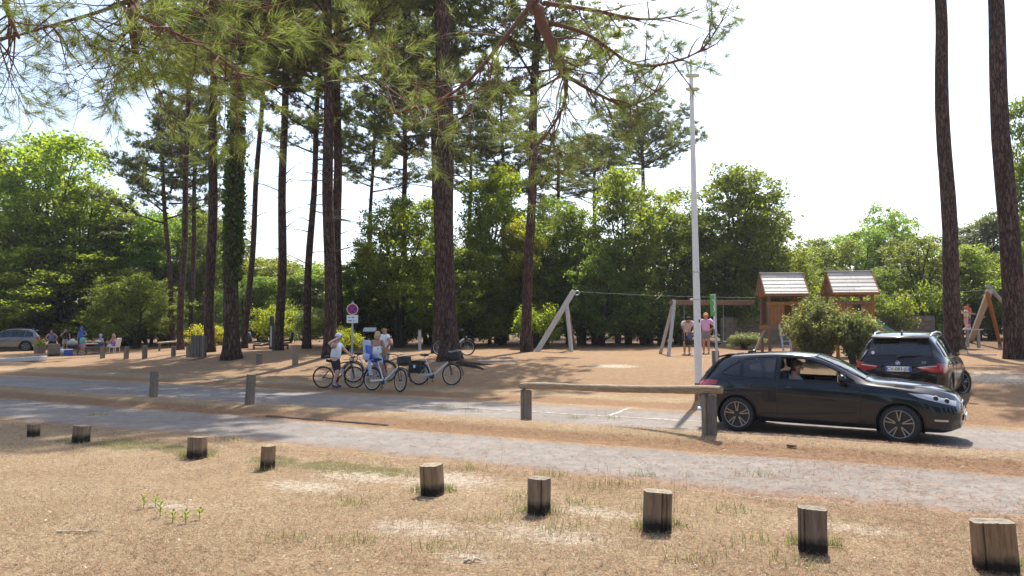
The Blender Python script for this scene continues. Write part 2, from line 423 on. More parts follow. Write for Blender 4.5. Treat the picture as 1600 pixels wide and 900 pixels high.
def road_sheet(name, t0, t1, s0, s1, mat, lift=.012, n=14, ds=.3, jag=.10, seed=1):
    r = np.random.RandomState(seed); S = np.arange(s0, s1 + ds, ds); ph = r.uniform(0, 6.28, 12); fr = r.uniform(.3, 5, 12)
    def wob(S, o): return sum(np.sin(fr[k] * S + ph[k] + o) / (1 + fr[k]) for k in range(12)) * jag
    lo = t0 + wob(S, 0) + r.normal(0, .015, len(S)); hi = t1 + wob(S, 2.1) + r.normal(0, .015, len(S))
    T = lo[:, None] + (hi - lo)[:, None] * np.linspace(0, 1, n + 1)[None, :]
    Sx = np.repeat(S[:, None], n + 1, 1); x = UX * Sx + NX * T; y = UY * Sx + NY * T
    z = gz(x, y) + lift
    z[:, 0] -= .03; z[:, -1] -= .03
    V = np.stack([x.ravel(), y.ravel(), z.ravel()], 1); m = n + 1
    i = (np.arange(len(S) - 1)[:, None] * m + np.arange(n)[None, :]).ravel()
    F = np.stack([i, i + m, i + m + 1, i + 1], 1)
    me = np_mesh(name, V, F, True); uvl = me.uv_layers.new(name='UVMap')
    uv = np.stack([Sx.ravel() / 10, np.tile(np.linspace(0, 1, m), len(S))], 1)
    uvl.data.foreach_set('uv', uv[F.ravel()].astype(np.float32).ravel())
    return tag(link_mesh(name, me, mat), kind='structure')
road_sheet('path', 8.42, 10.95, -90, 60, road_material('path_asphalt', (.205, .182, .158), (.31, .28, .245), .24), seed=4)
road_sheet('road', 12.95, 17.05, -90, 60, road_material('lane_asphalt', (.210, .186, .162), (.315, .284, .25), .28), n=20, seed=5)

# worn paint: one long bay line and the dividers of the parking bays
def worn_paint():
    t = NT('worn_paint'); nz = t.noise(9, 6, .75, t.coords())
    c = t.ramp(nz, [(.40, (.19, .175, .16)), (.62, (.50, .47, .42))]); return t.done(t.bsdf(c, .9, spec=.2))
PAINT = worn_paint()
def paint(name, a, b, w, parent=None):
    d = Vector((b[0] - a[0], b[1] - a[1])); L = d.length; d /= L; nrm = Vector((-d.y, d.x)); n = max(2, int(L / .3)); V = []; F = []
    for i in range(n + 1):
        p = Vector(a) + (Vector(b) - Vector(a)) * i / n
        for sgn in (-1, 1):
            q = p + nrm * sgn * w / 2 * (1 + .25 * math.sin(i * 1.7 + sgn)); s_, t_ = q
            g = st(s_, t_); V.append((g.x, g.y, g.z + .018))
        if i: F.append((2 * i - 2, 2 * i - 1, 2 * i + 1, 2 * i))
    o = MB().add(V, F).build(name, PAINT); tag(o, kind='structure'); return o
paint('parking_line', (-11.5, 15.2), (-3.2, 15.2), .11)
for s_ in (-30.3, -25.2, -20.1, -15.0, -5.6):
    paint('parking_line', (s_, 15.3), (s_ - .1, 17.0), .10)

# broken concrete edging along the strip, piece by piece
EDGE = simple('old_concrete', (.13, .105, .085), .95, var=.3, scale=5, bump=.4)
for k in range(2):
    s0 = -11.4 + k * 1.55; a, b = st(s0, 11.12 + rnd.uniform(-.02, .02)), st(s0 + 1.5, 11.12 + rnd.uniform(-.02, .02))
    o = MB().beam((a.x, a.y, a.z + .005), (b.x, b.y, b.z + .005), .06, .06, bev=.012).build('edging', EDGE); o.parent = ground
    o.name = 'edging'

# ------------------------------------------------------------------ loose cover: straw, needles, grass blades
def blades(name, P, L, W, lean, mat, seed=0, lift=0.004):
    """P (N,2) positions; thin single-triangle blades; lean = angle from vertical (rad) range"""
    r = np.random.RandomState(seed); N = len(P); az = r.uniform(0, 2 * PI, N); le = r.uniform(lean[0], lean[1], N)
    ln = r.uniform(L[0], L[1], N); w = r.uniform(W[0], W[1], N)
    base = np.stack([P[:, 0], P[:, 1], gz(P[:, 0], P[:, 1]) + lift + r.uniform(0, .012, N)], 1)
    d = np.stack([np.sin(le) * np.cos(az), np.sin(le) * np.sin(az), np.cos(le)], 1)
    sd = np.stack([-np.sin(az), np.cos(az), r.uniform(-.4, .4, N)], 1)
    V = np.empty((N, 3, 3)); V[:, 0] = base - sd * w[:, None] / 2; V[:, 1] = base + sd * w[:, None] / 2; V[:, 2] = base + d * ln[:, None]
    me = np_mesh(name, V.reshape(-1, 3), np.arange(3 * N).reshape(-1, 3))
    return link_mesh(name, me, mat)
def blade_mat(name, a, b, c, tr=.25):
    t = NT(name); g = t.n('ShaderNodeNewGeometry'); col = t.ramp(g.outputs['Random Per Island'], [(0, a), (.5, b), (1, c)])
    p = t.bsdf(col, .7, spec=.25); q = t.n('ShaderNodeBsdfTranslucent'); t.l(col, q.inputs[0]); m = t.n('ShaderNodeMixShader'); m.inputs[0].default_value = tr
    t.l(p.outputs[0], m.inputs[1]); t.l(q.outputs[0], m.inputs[2]); return t.done(m)
M['straw'] = blade_mat('straw', (.16, .105, .06), (.34, .25, .15), (.55, .44, .29))
M['needle_litter'] = blade_mat('needle_litter', (.12, .05, .024), (.25, .12, .06), (.40, .25, .14))
M['green_blade'] = blade_mat('green_blade', (.09, .12, .02), (.20, .22, .05), (.36, .32, .12), .4)
def scatter(N, y0, y1, seed, tsel, p=1.6):
    r = np.random.RandomState(seed); y = y0 + (y1 - y0) * r.uniform(0, 1, N) ** p; x = r.uniform(-.74, .74, N) * y
    t = NX * x + NY * y; k = tsel(x, y, t, r); return np.stack([x[k], y[k]], 1)
clump = lambda x, y: lumps(x * 3.1 + 5, y * 3.1) + .6 * lumps(x * 9, y * 9 + 3)
P = scatter(230000, 4.6, 17, 11, lambda x, y, t, r: ((t < 8.35) | ((t > 11.2) & (t < 12.85))) & (clump(x, y) + r.normal(0, .16, len(x)) > -.06))
tag(blades('dry_grass', P, (.02, .065), (.0025, .0055), (.6, 1.52), M['straw'], 1), 'short dry straw-coloured grass covering the ground in front of the path', 'grass', kind='stuff')
def nsel(x, y, t, r):
    dens = .22 + .75 * np.exp(-((t - 11.2) / .45) ** 2) + .5 * np.exp(-((t - 8.2) / .4) ** 2) + .5 * np.exp(-((t - 13) / .35) ** 2) + .3 * sstep(x, 1, 5) + .6 * np.exp(-((t - 17.6) / .7) ** 2)
    dens = dens * np.where(((t > 8.6) & (t < 10.7)) | ((t > 13.3) & (t < 16.8)), .95, 1.0)
    return r.uniform(0, 1, len(x)) < dens * (.6 + 1.6 * np.clip(lumps(x * 2.3, y * 2.3) + .25, 0, 1))
P = scatter(200000, 4.6, 24, 12, nsel)
tag(blades('pine_needles', P, (.06, .16), (.0035, .007), (1.42, 1.56), M['needle_litter'], 2, .016), 'fallen orange-brown pine needles strewn over path and verge', 'needles', kind='stuff')
# green tufts at the stump feet and on the verges
tuft = []
rr = np.random.RandomState(21)
def add_tuft(px, py, n, spread):
    g = ground_at(px, py); tuft.append(np.stack([g.x + rr.normal(0, spread, n), g.y + rr.normal(0, spread * .7, n)], 1))
for px, py in [(655, 770), (700, 768), (820, 800), (865, 803), (1002, 826), (1055, 824), (1243, 850), (1300, 855), (1590, 885), (290, 716), (325, 714), (410, 735)]:
    add_tuft(px, py, 90, .06)
for px, py in [(870, 830), (800, 780), (755, 815), (690, 860), (940, 765), (1040, 800), (965, 760), (560, 790), (1010, 690 + 55), (640, 745), (720, 735), (905, 790), (1130, 800),
               (870, 745), (1190, 745), (905, 655), (960, 655), (690, 640), (740, 645), (1180, 850), (1080, 880), (1240, 885), (560, 850), (445, 845), (350, 690), (150, 650)]:
    add_tuft(px + rr.uniform(-10, 10), py, 70, .13)
tag(blades('green_grass', np.concatenate(tuft), (.05, .13), (.004, .008), (.1, .9), M['green_blade'], 3), 'sparse green grass tufts at stump feet and verge', 'grass', kind='stuff')
M['twig_litter'] = blade_mat('twig_litter', (.045, .028, .018), (.09, .058, .036), (.16, .11, .075), .0)
P = scatter(9000, 4.6, 20, 15, lambda x, y, t, r: (r.uniform(0, 1, len(x)) < .25 + .75 * (lumps(x * 2 + 3, y * 2) > .05)) & ~((t > 13.4) & (t < 16.8) & (r.uniform(0, 1, len(x)) < .7)))
tag(blades('twig_litter', P, (.03, .12), (.006, .014), (1.40, 1.56), M['twig_litter'], 6, .012), 'dark broken twigs and bark crumbs scattered over the dry ground', 'twigs', kind='stuff')
M['pale_litter'] = blade_mat('pale_litter', (.24, .17, .10), (.36, .28, .19), (.50, .43, .33), .1)
P = scatter(2600, 4.6, 16, 16, lambda x, y, t, r: r.uniform(0, 1, len(x)) < .35 + .65 * (lumps(x * 3, y * 3 + 2) > .0))
tag(blades('leaf_litter', P, (.02, .05), (.008, .02), (1.2, 1.55), M['pale_litter'], 7, .012), 'bleached dry leaf scraps scattered over grass and path', 'leaves', kind='stuff')
tall = []
for px, py in [(1030, 770), (1062, 762), (1050, 800), (1160, 745), (760, 735), (940, 740), (1260, 742), (1280, 745), (730, 640), (930, 652), (1110, 690)]:
    g = ground_at(px, py); tall.append(np.stack([g.x + rr.normal(0, .12, 5), g.y + rr.normal(0, .1, 5)], 1))
tag(blades('grass_stalks', np.concatenate(tall), (.18, .4), (.003, .005), (.02, .35), M['straw'], 4), 'thin tall dry grass stalks standing beside the path', 'grass', kind='stuff')

# ================================================================== wooden stumps, posts and rail
M['stump'] = wood_mat('stump_wood', (.15, .105, .072), (.36, .275, .20), shade_stain=(.125, (.028, .022, .017)))  # near-black foot: shade painted into the wood along with the damp
M['stump_top'] = wood_mat('stump_top', (.20, .165, .12), (.37, .32, .245), (9, 9, 9))
M['post'] = wood_mat('post_wood', (.13, .105, .085), (.30, .25, .20))
M['rail'] = wood_mat('rail_wood', (.17, .125, .085), (.42, .34, .25), (.8, 6, 6))
def stump(name, label, base, w, d, h, rz, seed, group, mat, cracks=2, sink=.06):
    r = random.Random(seed); n = 96; ring = []
    ang = sorted(r.uniform(-PI * .85, -PI * .15) for _ in range(cracks)) + [r.uniform(0, PI)]
    for k in range(n):
        a = 2 * PI * k / n; c_, s_ = math.cos(a), math.sin(a); q = 5.0
        rad = 1 / ((abs(c_) ** q + abs(s_) ** q) ** (1 / q)); rad *= 1 + .025 * math.sin(3 * a + seed) + .02 * math.sin(7 * a + 2 * seed) + r.uniform(-.012, .012)
        dep = 0
        for a0 in ang:
            da = abs((a - a0 + PI) % (2 * PI) - PI); dep = max(dep, max(0, 1 - da / .05))
        ring.append((c_ * rad * w / 2, s_ * rad * d / 2, dep))
    V = []; F = []; L = 7
    for i in range(L + 1):
        z = -sink + (h + sink) * i / L
        for k, (x, y, dep) in enumerate(ring):
            f = 1 - .38 * dep * (0.25 + .75 * min(1, i / L * 1.3)); wob = 1 + .012 * math.sin(5 * z / h + k * .4 + seed)
            zt = z + (r.uniform(-.0015, .0015) + .004 * math.sin(k * 2 * PI / n + seed) if i == L else 0)
            V.append((x * f * wob, y * f * wob, zt))
    for i in range(L):
        for k in range(n): F.append((i * n + k, i * n + (k + 1) % n, (i + 1) * n + (k + 1) % n, (i + 1) * n + k))
    o = MB().add(V, F)
    top = MB(); tv = [V[L * n + k] for k in range(n)]; c = (0, 0, h)
    inner = [(p[0] * .5, p[1] * .5, h + r.uniform(-.002, .002)) for p in tv]
    top.add(tv + inner + [c], [(k, (k + 1) % n, n + (k + 1) % n, n + k) for k in range(n)] + [(n + k, n + (k + 1) % n, 2 * n) for k in range(n)])
    root = thing(name, label, 'post', base, rz, group)
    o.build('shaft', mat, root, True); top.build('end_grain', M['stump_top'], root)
    root.rotation_euler = (r.uniform(-.05, .05), r.uniform(-.06, .06), rz)
    return root
STUMPS = [  # px, base row, width m, depth, height, turn, cracks, label
    (1555, 892, .275, .20, .365, -.25, 2, 'square timber stump with a yellow lichened top, end post beyond the knotty split one'),
    (1270, 862, .215, .20, .345, -.30, 2, 'weathered timber stump with two slanting cracks and a round-edged top'),
    (1027, 829, .245, .20, .345, -.12, 2, 'broad timber stump split into three by two deep cracks'),
    (842, 803, .195, .17, .34, -.55, 1, 'narrow timber stump with one long crack standing in sandy turf'),
    (676, 773, .225, .19, .325, -.35, 1, 'square-cut timber stump with green grass both sides of its foot'),
    (418, 733, .145, .15, .30, -.4, 1, 'thin reddish timber stump standing at the edge of the tree shade'),
    (308, 716, .225, .2, .29, -.3, 1, 'pale-topped timber stump in a ring of grass within the tree shade'),
    (126, 691, .215, .2, .26, -.3, 1, 'dark timber stump wholly in the shade, next to the smallest one'),
    (52, 682, .16, .15, .21, -.3, 1, 'smallest grey timber stump at the far end of the foreground row')]
for i, (px, py, w, d, h, rz, cr, lab) in enumerate(STUMPS):
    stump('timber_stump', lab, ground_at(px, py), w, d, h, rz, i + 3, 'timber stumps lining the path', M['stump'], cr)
POSTS = [(240, 620, .17, .63, 'grey timber post on the grass strip, farther from the rail'), (390, 632, .17, .66, 'grey timber post on the grass strip, the one nearer the rail'),
         (404, 569, .20, .45, 'low square post on the bank beside the ivy pine'), (461, 570, .20, .45, 'low square post on the bank in front of the exercise bench'),
         (197, 561, .20, .62, 'dark short post by the picnic table, nearest the seated woman'), (226, 560, .20, .62, 'dark short post second along from the picnic table'),
         (271, 557, .18, .5, 'dark short post under the low wooden bar, farther from the slatted bin'), (295, 558, .20, .55, 'dark short post beside the slatted litter bin'),
         (160, 560, .2, .6, 'dark short post in front of the picnic bench'), (1117, 590, .19, 1.1, 'plain wooden post standing by the foot of the green sign')]
for i, (px, py, w, h, lab) in enumerate(POSTS):
    g = ground_at(px, py)
    if i == 9: g = foot(1118, 21.5); h = .98
    stump('wooden_post', lab, g, w, w * .95, h, -.48, i + 40, 'wooden posts around the car park', M['post'], 1)

def rail_fence():
    a, b = ground_at(822, 657), ground_at(1108, 679); d = (b - a); d.z = 0; d.normalize()
    root = thing('timber_rail', 'weathered log rail carried on two square posts beside the black hatchback', 'rail', (a.x, a.y, a.z))
    root.rotation_euler.z = math.atan2(d.y, d.x); L = (b - a).length; dz = b.z - a.z
    zr = .715; r = random.Random(5)
    for x, z0 in ((0, 0), (L, dz)):
        for off in (-.052, .056):       # each post is a pair of timbers
            w = .10
            mb = MB(); mb.box((x + off, 0, z0 + (zr - .08) / 2 - .1), (w, .15, zr - .08 + .2), (0, 0, r.uniform(-.05, .05)), .012); mb.build('post', M['post'], root)
    pts = []; rad = []
    n = 40
    for i in range(n + 1):
        u = -.16 + (L + .40) * i / n
        pts.append((u, .012 * math.sin(u * 2.1), zr + .005 + dz * u / L + .01 * math.sin(u * 1.3 + 1) - .012)); rad.append(.068 + .004 * math.sin(u * 3.3) + r.uniform(-.003, .003))
    rad[0] *= .93; rad[-1] *= .93
    MB().tube(pts, rad, 18).build('log', M['rail'], root, True)
    for x, z0 in ((0, 0), (L, dz)):
        MB().box((x, -.06, z0 + zr - .09), (.05, .055, .05), None, .008).build('bracket', M['dark_metal'], root)
rail_fence()
# ================================================================== trees
LEAF_DARK = leaf_mat('leaf_dark', (.036, .056, .016), (.072, .108, .028), (.125, .165, .045), .58)
LEAF_MID = leaf_mat('leaf_mid', (.052, .080, .018), (.095, .140, .032), (.155, .195, .05), .57)
LEAF_LIGHT = leaf_mat('leaf_light', (.070, .095, .018), (.12, .165, .03), (.19, .23, .05), .58)
LEAF_YELLOW = leaf_mat('leaf_yellow', (.10, .11, .016), (.18, .20, .03), (.27, .27, .05), .58)
LEAF_IVY = leaf_mat('leaf_ivy', (.025, .045, .010), (.055, .095, .02), (.10, .15, .04), .35)
PINE_DARK = leaf_mat('pine_dark', (.055, .074, .034), (.098, .120, .056), (.16, .18, .09), .48, through=(2.2, 2.1, 1.0))
PINE_MID = leaf_mat('pine_mid', (.070, .088, .030), (.13, .15, .055), (.22, .23, .10), .5, through=(2.3, 2.2, .95))
PINE_NEAR = leaf_mat('pine_near', (.065, .082, .026), (.125, .150, .052), (.22, .235, .11), .5, tint=0, through=(2.0, 2.15, .95))
SHRUB_OLIVE = leaf_mat('shrub_olive', (.085, .10, .040), (.155, .18, .070), (.25, .27, .125), .5, through=(2.2, 2.2, 1.0))
BARK_PINE = bark_mat('pine_bark', (.098, .058, .045), (.215, .132, .103))
BARK_GREY = bark_mat('grey_bark', (.055, .045, .036), (.13, .11, .085), 1.6, .5)
BARK_TWIG = simple('twig_bark', (.165, .078, .048), .9, var=.45, scale=30, bump=.6)
BARK_DEAD = simple('dead_twig', (.075, .058, .048), .9, var=.3)

def leaf_quads(C, size, rng, flat=.35, asp=.58):
    """C (N,3) leaf centres -> verts, faces for pointed quads, folded slightly"""
    N = len(C); n = rng.normal(0, 1, (N, 3)); n[:, 2] = np.abs(n[:, 2]) + flat; n /= np.linalg.norm(n, axis=1)[:, None]
    a = rng.normal(0, 1, (N, 3)); a -= n * (a * n).sum(1)[:, None]; a /= np.linalg.norm(a, axis=1)[:, None]; b = np.cross(n, a)
    L = (size * rng.uniform(.6, 1.35, N))[:, None]
    V = np.empty((N, 4, 3)); V[:, 0] = C - a * L * .5; V[:, 1] = C + b * L * asp * .5 - a * L * .06; V[:, 2] = C + a * L * .5; V[:, 3] = C - b * L * asp * .5 - a * L * .06 + n * L * .12
    return V.reshape(-1, 3), np.arange(4 * N).reshape(-1, 4)

def bez(p0, p1, p2, n):
    p0, p1, p2 = Vector(p0), Vector(p1), Vector(p2)
    return [p0 * (1 - u) ** 2 + p1 * 2 * u * (1 - u) + p2 * u * u for u in [i / n for i in range(n + 1)]]

class Proto:
    pass
def broadleaf_proto(seed, H=10.0, R=4.0, z0=1.6, lobes=15, leaves=29000, size=.18, stems=2, top=.75):
    rng = np.random.RandomState(seed); r = random.Random(seed); P = Proto(); P.H, P.R = H, R
    L = []
    for i in range(lobes):
        u = (i + .5) / lobes; z = z0 + .8 + (H - z0 - 1.6) * u
        prof = math.sin(PI * min(1, max(.08, (z - z0 + .6) / (H - z0 + .9))) ** top) ** .65
        a = i * 2.4 + r.uniform(-.5, .5); d = R * prof * r.uniform(.35, .78)
        L.append((Vector((d * math.cos(a), d * math.sin(a), z)), r.uniform(.26, .42) * R * (.6 + .5 * prof)))
    L.append((Vector((r.uniform(-.4, .4), r.uniform(-.4, .4), H - .9)), .22 * R))
    pts = []; tot = sum(q[1] ** 2 for q in L)
    for c, rad in L:
        n = int(leaves * rad ** 2 / tot); k = max(6, int(n / 45))
        d = rng.normal(0, 1, (k, 3)); d /= np.linalg.norm(d, axis=1)[:, None]
        cl = np.array(c)[None, :] + d * (rad * rng.uniform(.35, 1.12, k) ** .6)[:, None] * np.array([1, 1, .8])
        cl[:, 2] = np.maximum(cl[:, 2], z0 * .5)
        who = rng.randint(0, k, n); sig = rng.uniform(.13, .30, k)
        pts.append(cl[who] + rng.normal(0, 1, (n, 3)) * sig[who][:, None] * np.array([1, 1, .7]))
    # loose sprays that break up the outline
    C = np.concatenate(pts); V, F = leaf_quads(C, size, rng); P.crown = np_mesh('crown', V, F)
    mb = MB()
    for s_ in range(stems):
        bx = r.uniform(-.25, .25) * (stems > 1); by = r.uniform(-.25, .25) * (stems > 1)
        mid = Vector((bx * 3, by * 3, H * .45)); base = bez((bx, by, -.2), (bx, by, H * .2), mid, 6)
        mb.tube(base, [.17 - .012 * i for i in range(7)], 8)
        for i, (c, rad) in enumerate(L):
            if i % stems != s_: continue
            j = min(6, max(2, int(c.z / (H * .45) * 4))); st_ = base[j]
            pt = bez(st_, (st_ + c) / 2 + Vector((0, 0, -.5)), c, 5); mb.tube(pt, [.085 - .013 * q for q in range(6)], 6)
            for _ in range(3):
                e = c + Vector((r.uniform(-1, 1), r.uniform(-1, 1), r.uniform(-.3, 1))) * rad * .9
                mb.tube([c * .4 + st_ * .6 + (c - st_) * .3, e], [.028, .008], 5)
    o = mb.build('trunk', None, None, True); P.trunk = o.data; bpy.data.objects.remove(o)
    return P

BL = [broadleaf_proto(1), broadleaf_proto(2, lobes=18, R=3.8), broadleaf_proto(3, R=4.4, lobes=17, z0=1.0), broadleaf_proto(4, R=3.2, lobes=13, top=1.1, stems=1),
      broadleaf_proto(5, R=4.2, lobes=20, z0=.7, stems=3)]
SHR = [broadleaf_proto(11, H=3, R=1.8, z0=.1, lobes=12, leaves=5500, size=.15, stems=3), broadleaf_proto(12, H=3, R=2.1, z0=.1, lobes=14, leaves=6000, size=.15, stems=3)]

def place_tree(P, name, label, cat, base, height, radius, cmat, tmat, rz=0.0, group=None):
    root = thing(name, label, cat, base, rz, group)
    sz = height / P.H; sx = radius / P.R
    for part, me, mt in (('trunk', P.trunk, tmat), ('crown', P.crown, cmat)):
        if not me.materials: me.materials.append(mt)
        o = bpy.data.objects.new(part, me); COL.objects.link(o); o.parent = root; o.scale = (sx, sx, sz)
        o.material_slots[0].link = 'OBJECT'; o.material_slots[0].material = mt
    return root
def broadleaf(px, top, wpx, Y, k, mat, label, rz=0.0, group=None, cat='tree', name='broadleaf_tree', sink=.0):
    b = foot(px, Y); zt = at(px, top, Y).z; b.z -= sink
    return place_tree(BL[k], name, label, cat, b, zt - b.z, wpx * .62 * Y / FPX, mat, BARK_GREY, rz, group)

broadleaf(50, 205, 230, 66, 0, LEAF_LIGHT, 'tall pale green robinia-like tree rising behind the parked silver car', .3)
broadleaf(-40, 235, 220, 67, 2, LEAF_LIGHT, 'pale green tree half cut off behind the bonnet of the silver car', 1.3)
broadleaf(125, 285, 170, 66, 1, LEAF_LIGHT, 'rounded bright green tree sloping down beside the tall robinia-like one', 2.2)
broadleaf(105, 385, 190, 63, 4, LEAF_MID, 'low spreading tree shading the picnic table and its people', 2.9)
broadleaf(10, 375, 190, 65, 4, LEAF_MID, 'low spreading tree overhanging the silver car', .9)
broadleaf(215, 425, 130, 58, 2, LEAF_DARK, 'dark low tree between picnic table and slatted bin', 4.1)
broadleaf(255, 330, 120, 66, 1, LEAF_MID, 'mid green tree far behind the slender leaning pines', .5)
for i, (px, top, w, Y, k) in enumerate([(215, 345, 110, 70, 0), (300, 320, 120, 72, 3), (345, 335, 130, 68, 2), (420, 400, 130, 66, 1), (455, 430, 120, 62, 0), (510, 415, 90, 64, 3), (390, 430, 100, 60, 4)]):
    broadleaf(px, top, w, Y, k, LEAF_MID if i % 2 else LEAF_DARK, 'mid green background tree seen between the pine trunks', i * 1.1, 'background trees between the pines')
broadleaf(622, 305, 165, 41, 0, LEAF_MID, 'round dense green tree behind the no-stopping sign', .2)
broadleaf(560, 400, 100, 43, 3, LEAF_DARK, 'small dark tree left of the round one, behind the drinking cyclist', 1.2)
broadleaf(765, 262, 105, 45, 3, LEAF_LIGHT, 'slender pale green tree just beyond the thick pine', 2.0)
broadleaf(815, 345, 90, 44, 3, LEAF_YELLOW, 'yellow-green young tree behind the slim straight pine', .4)
broadleaf(735, 385, 110, 42, 4, LEAF_MID, 'bushy tree filling the gap beside the thick pine trunk', 3.0)
broadleaf(890, 320, 130, 44, 1, LEAF_DARK, 'dark green tree above the zip-line start frame', 1.0)
broadleaf(985, 268, 165, 43, 0, LEAF_MID, 'tall bright-topped oak under the cable of the zip line', 2.4)
broadleaf(940, 375, 120, 41, 2, LEAF_DARK, 'dark leafy tree at mid span of the zip-line cable', 5.0)
broadleaf(1055, 330, 110, 44, 4, LEAF_DARK, 'dark leafy tree directly behind the white lamp post', 3.3)
broadleaf(1150, 262, 195, 45, 1, LEAF_DARK, 'broad round-headed oak behind the swing beam', .8)
broadleaf(1195, 330, 120, 46, 2, LEAF_MID, 'round tree behind the first play tower', 4.4)
broadleaf(690, 350, 120, 46, 2, LEAF_MID, 'leafy tree filling the space right behind the thick pine', 2.2)
broadleaf(850, 315, 130, 47, 0, LEAF_MID, 'full green tree directly behind the slim straight pine', 3.7)
broadleaf(1095, 335, 130, 47, 0, LEAF_MID, 'full green tree between the lamp post and the broad oak', 5.5)
broadleaf(1240, 385, 110, 48, 2, LEAF_MID, 'low green tree seen over the roof of the first play tower', 1.4)
broadleaf(1285, 372, 120, 58, 0, LEAF_DARK, 'small round tree in the gap between the two play towers', .1)
broadleaf(1345, 355, 110, 62, 1, LEAF_MID, 'distant round tree above the second play tower', 1.7)
broadleaf(1400, 325, 125, 64, 2, LEAF_MID, 'distant dome-shaped tree standing highest of the far round ones', 2.6)
broadleaf(1435, 368, 150, 48, 4, LEAF_DARK, 'dark glossy evergreen tree behind the parked SUV', 3.6)
broadleaf(1380, 420, 100, 46, 2, LEAF_DARK, 'low dark evergreen beside the second play tower', .6)
broadleaf(1545, 335, 130, 60, 3, PINE_DARK, 'grey-green cedar-like tree between the two right-hand pine trunks', .6)
broadleaf(1530, 385, 140, 47, 0, LEAF_MID, 'leafy tree behind the child on the launching platform', 2.1)
broadleaf(1640, 120, 110, 40, 3, LEAF_DARK, 'tall dark tree partly hidden by the thick leaning pine', 1.1)
broadleaf(1620, 380, 130, 44, 4, LEAF_MID, 'green tree at the edge of the playground beyond the thick leaning pine', 4.0)

def shrub(px, Y, h, rad, mat, label, group=None, k=0, rz=0.0, name='shrub', base=None):
    b = base or foot(px, Y)
    return place_tree(SHR[k], name, label, 'shrub', b, h, rad, mat, BARK_GREY, rz, group)
sr = random.Random(9)
for i in range(34):
    px = 535 + i * 33 + sr.uniform(-14, 14); Y = 43 + sr.uniform(-1.5, 4)
    if px > 1500: Y += 3
    shrub(px, Y, sr.uniform(2.2, 4.2), sr.uniform(1.4, 2.3), [LEAF_DARK, LEAF_DARK, LEAF_MID][i % 3], 'dense dark shrub in the undergrowth along the wood edge', 'undergrowth along the wood edge', i % 2, sr.uniform(0, 6))
for i in range(16):
    px = -20 + i * 36 + sr.uniform(-12, 12); Y = 66 + sr.uniform(-3, 5)
    shrub(px, Y, sr.uniform(2.4, 4.0), sr.uniform(1.8, 2.8), [LEAF_DARK, LEAF_MID][i % 2], 'shady shrub in the thicket behind the picnic place', 'thicket behind the picnic place', i % 2, sr.uniform(0, 6))
shrub(840, 39, 2.6, 1.3, LEAF_LIGHT, 'pale leafy bush behind the foot of the slim straight pine', None, 0, 1)
shrub(540, 34, 1.3, .8, LEAF_YELLOW, 'low yellowish bush at the foot of the no-stopping sign', None, 1, 2)
shrub(480, 46, 2.6, 1.1, SHRUB_OLIVE, 'brownish bush between two pine trunks by the exercise frame', None, 0, 3)
shrub(430, 50, 3.0, 1.8, LEAF_LIGHT, 'sunlit pale bush behind the exercise bench', None, 1, .5)
shrub(1165, 36, .9, 1.0, SHRUB_OLIVE, 'low straggling bush in front of the garden wall', None, 0, 2.5)
shrub(325, 48, 1.8, 1.3, LEAF_YELLOW, 'sunlit yellowish bush behind the slatted bin', None, 0, 5)

# olive-green feathery shrubs in front of the play towers
def feathery(label, base, h, rad, seed, stems):
    rng = np.random.RandomState(seed); r = random.Random(seed); root = thing('shrub', label, 'shrub', base); mb = MB(); C = []; D = []
    for i in range(stems):
        a = r.uniform(0, 6.28); q = r.uniform(0, 1) ** .6; e = Vector((math.cos(a) * rad * q, math.sin(a) * rad * q, h * (1.05 - .45 * q * q) * r.uniform(.72, 1.02)))
        b = Vector((math.cos(a) * rad * .35 * q, math.sin(a) * rad * .35 * q, -.05)); p = bez(b, (b.x * 1.3, b.y * 1.3, e.z * .6), e, 7)
        mb.tube(p, [.016 - .0018 * k for k in range(8)], 5)
        for k in range(2, 8):
            for _ in range(4):
                d = Vector((r.gauss(0, 1), r.gauss(0, 1), r.uniform(.2, 1.6))).normalized(); L = r.uniform(.12, .34)
                mb.tube([p[k], p[k] + d * L], [.005, .002], 4)
                for u in np.linspace(.15, 1.1, 9): C.append(p[k] + d * L * u + Vector((r.gauss(0, .02), r.gauss(0, .02), r.gauss(0, .02))))
    C = np.array([tuple(c) for c in C]); V, F = leaf_quads(C + rng.normal(0, .03, (len(C), 3)), .10, rng, .1, .36)
    mb.build('stems', BARK_DEAD, root); link_mesh('foliage', np_mesh('foliage', V, F), SHRUB_OLIVE, root)
    return root
feathery('tall olive-green feathery shrub hiding the space between both play towers', foot(1278, 25.0), 2.0, 1.12, 3, 105)
feathery('lower olive-green feathery shrub between second play tower and parked SUV', foot(1340, 24.2), 1.6, .75, 4, 60)

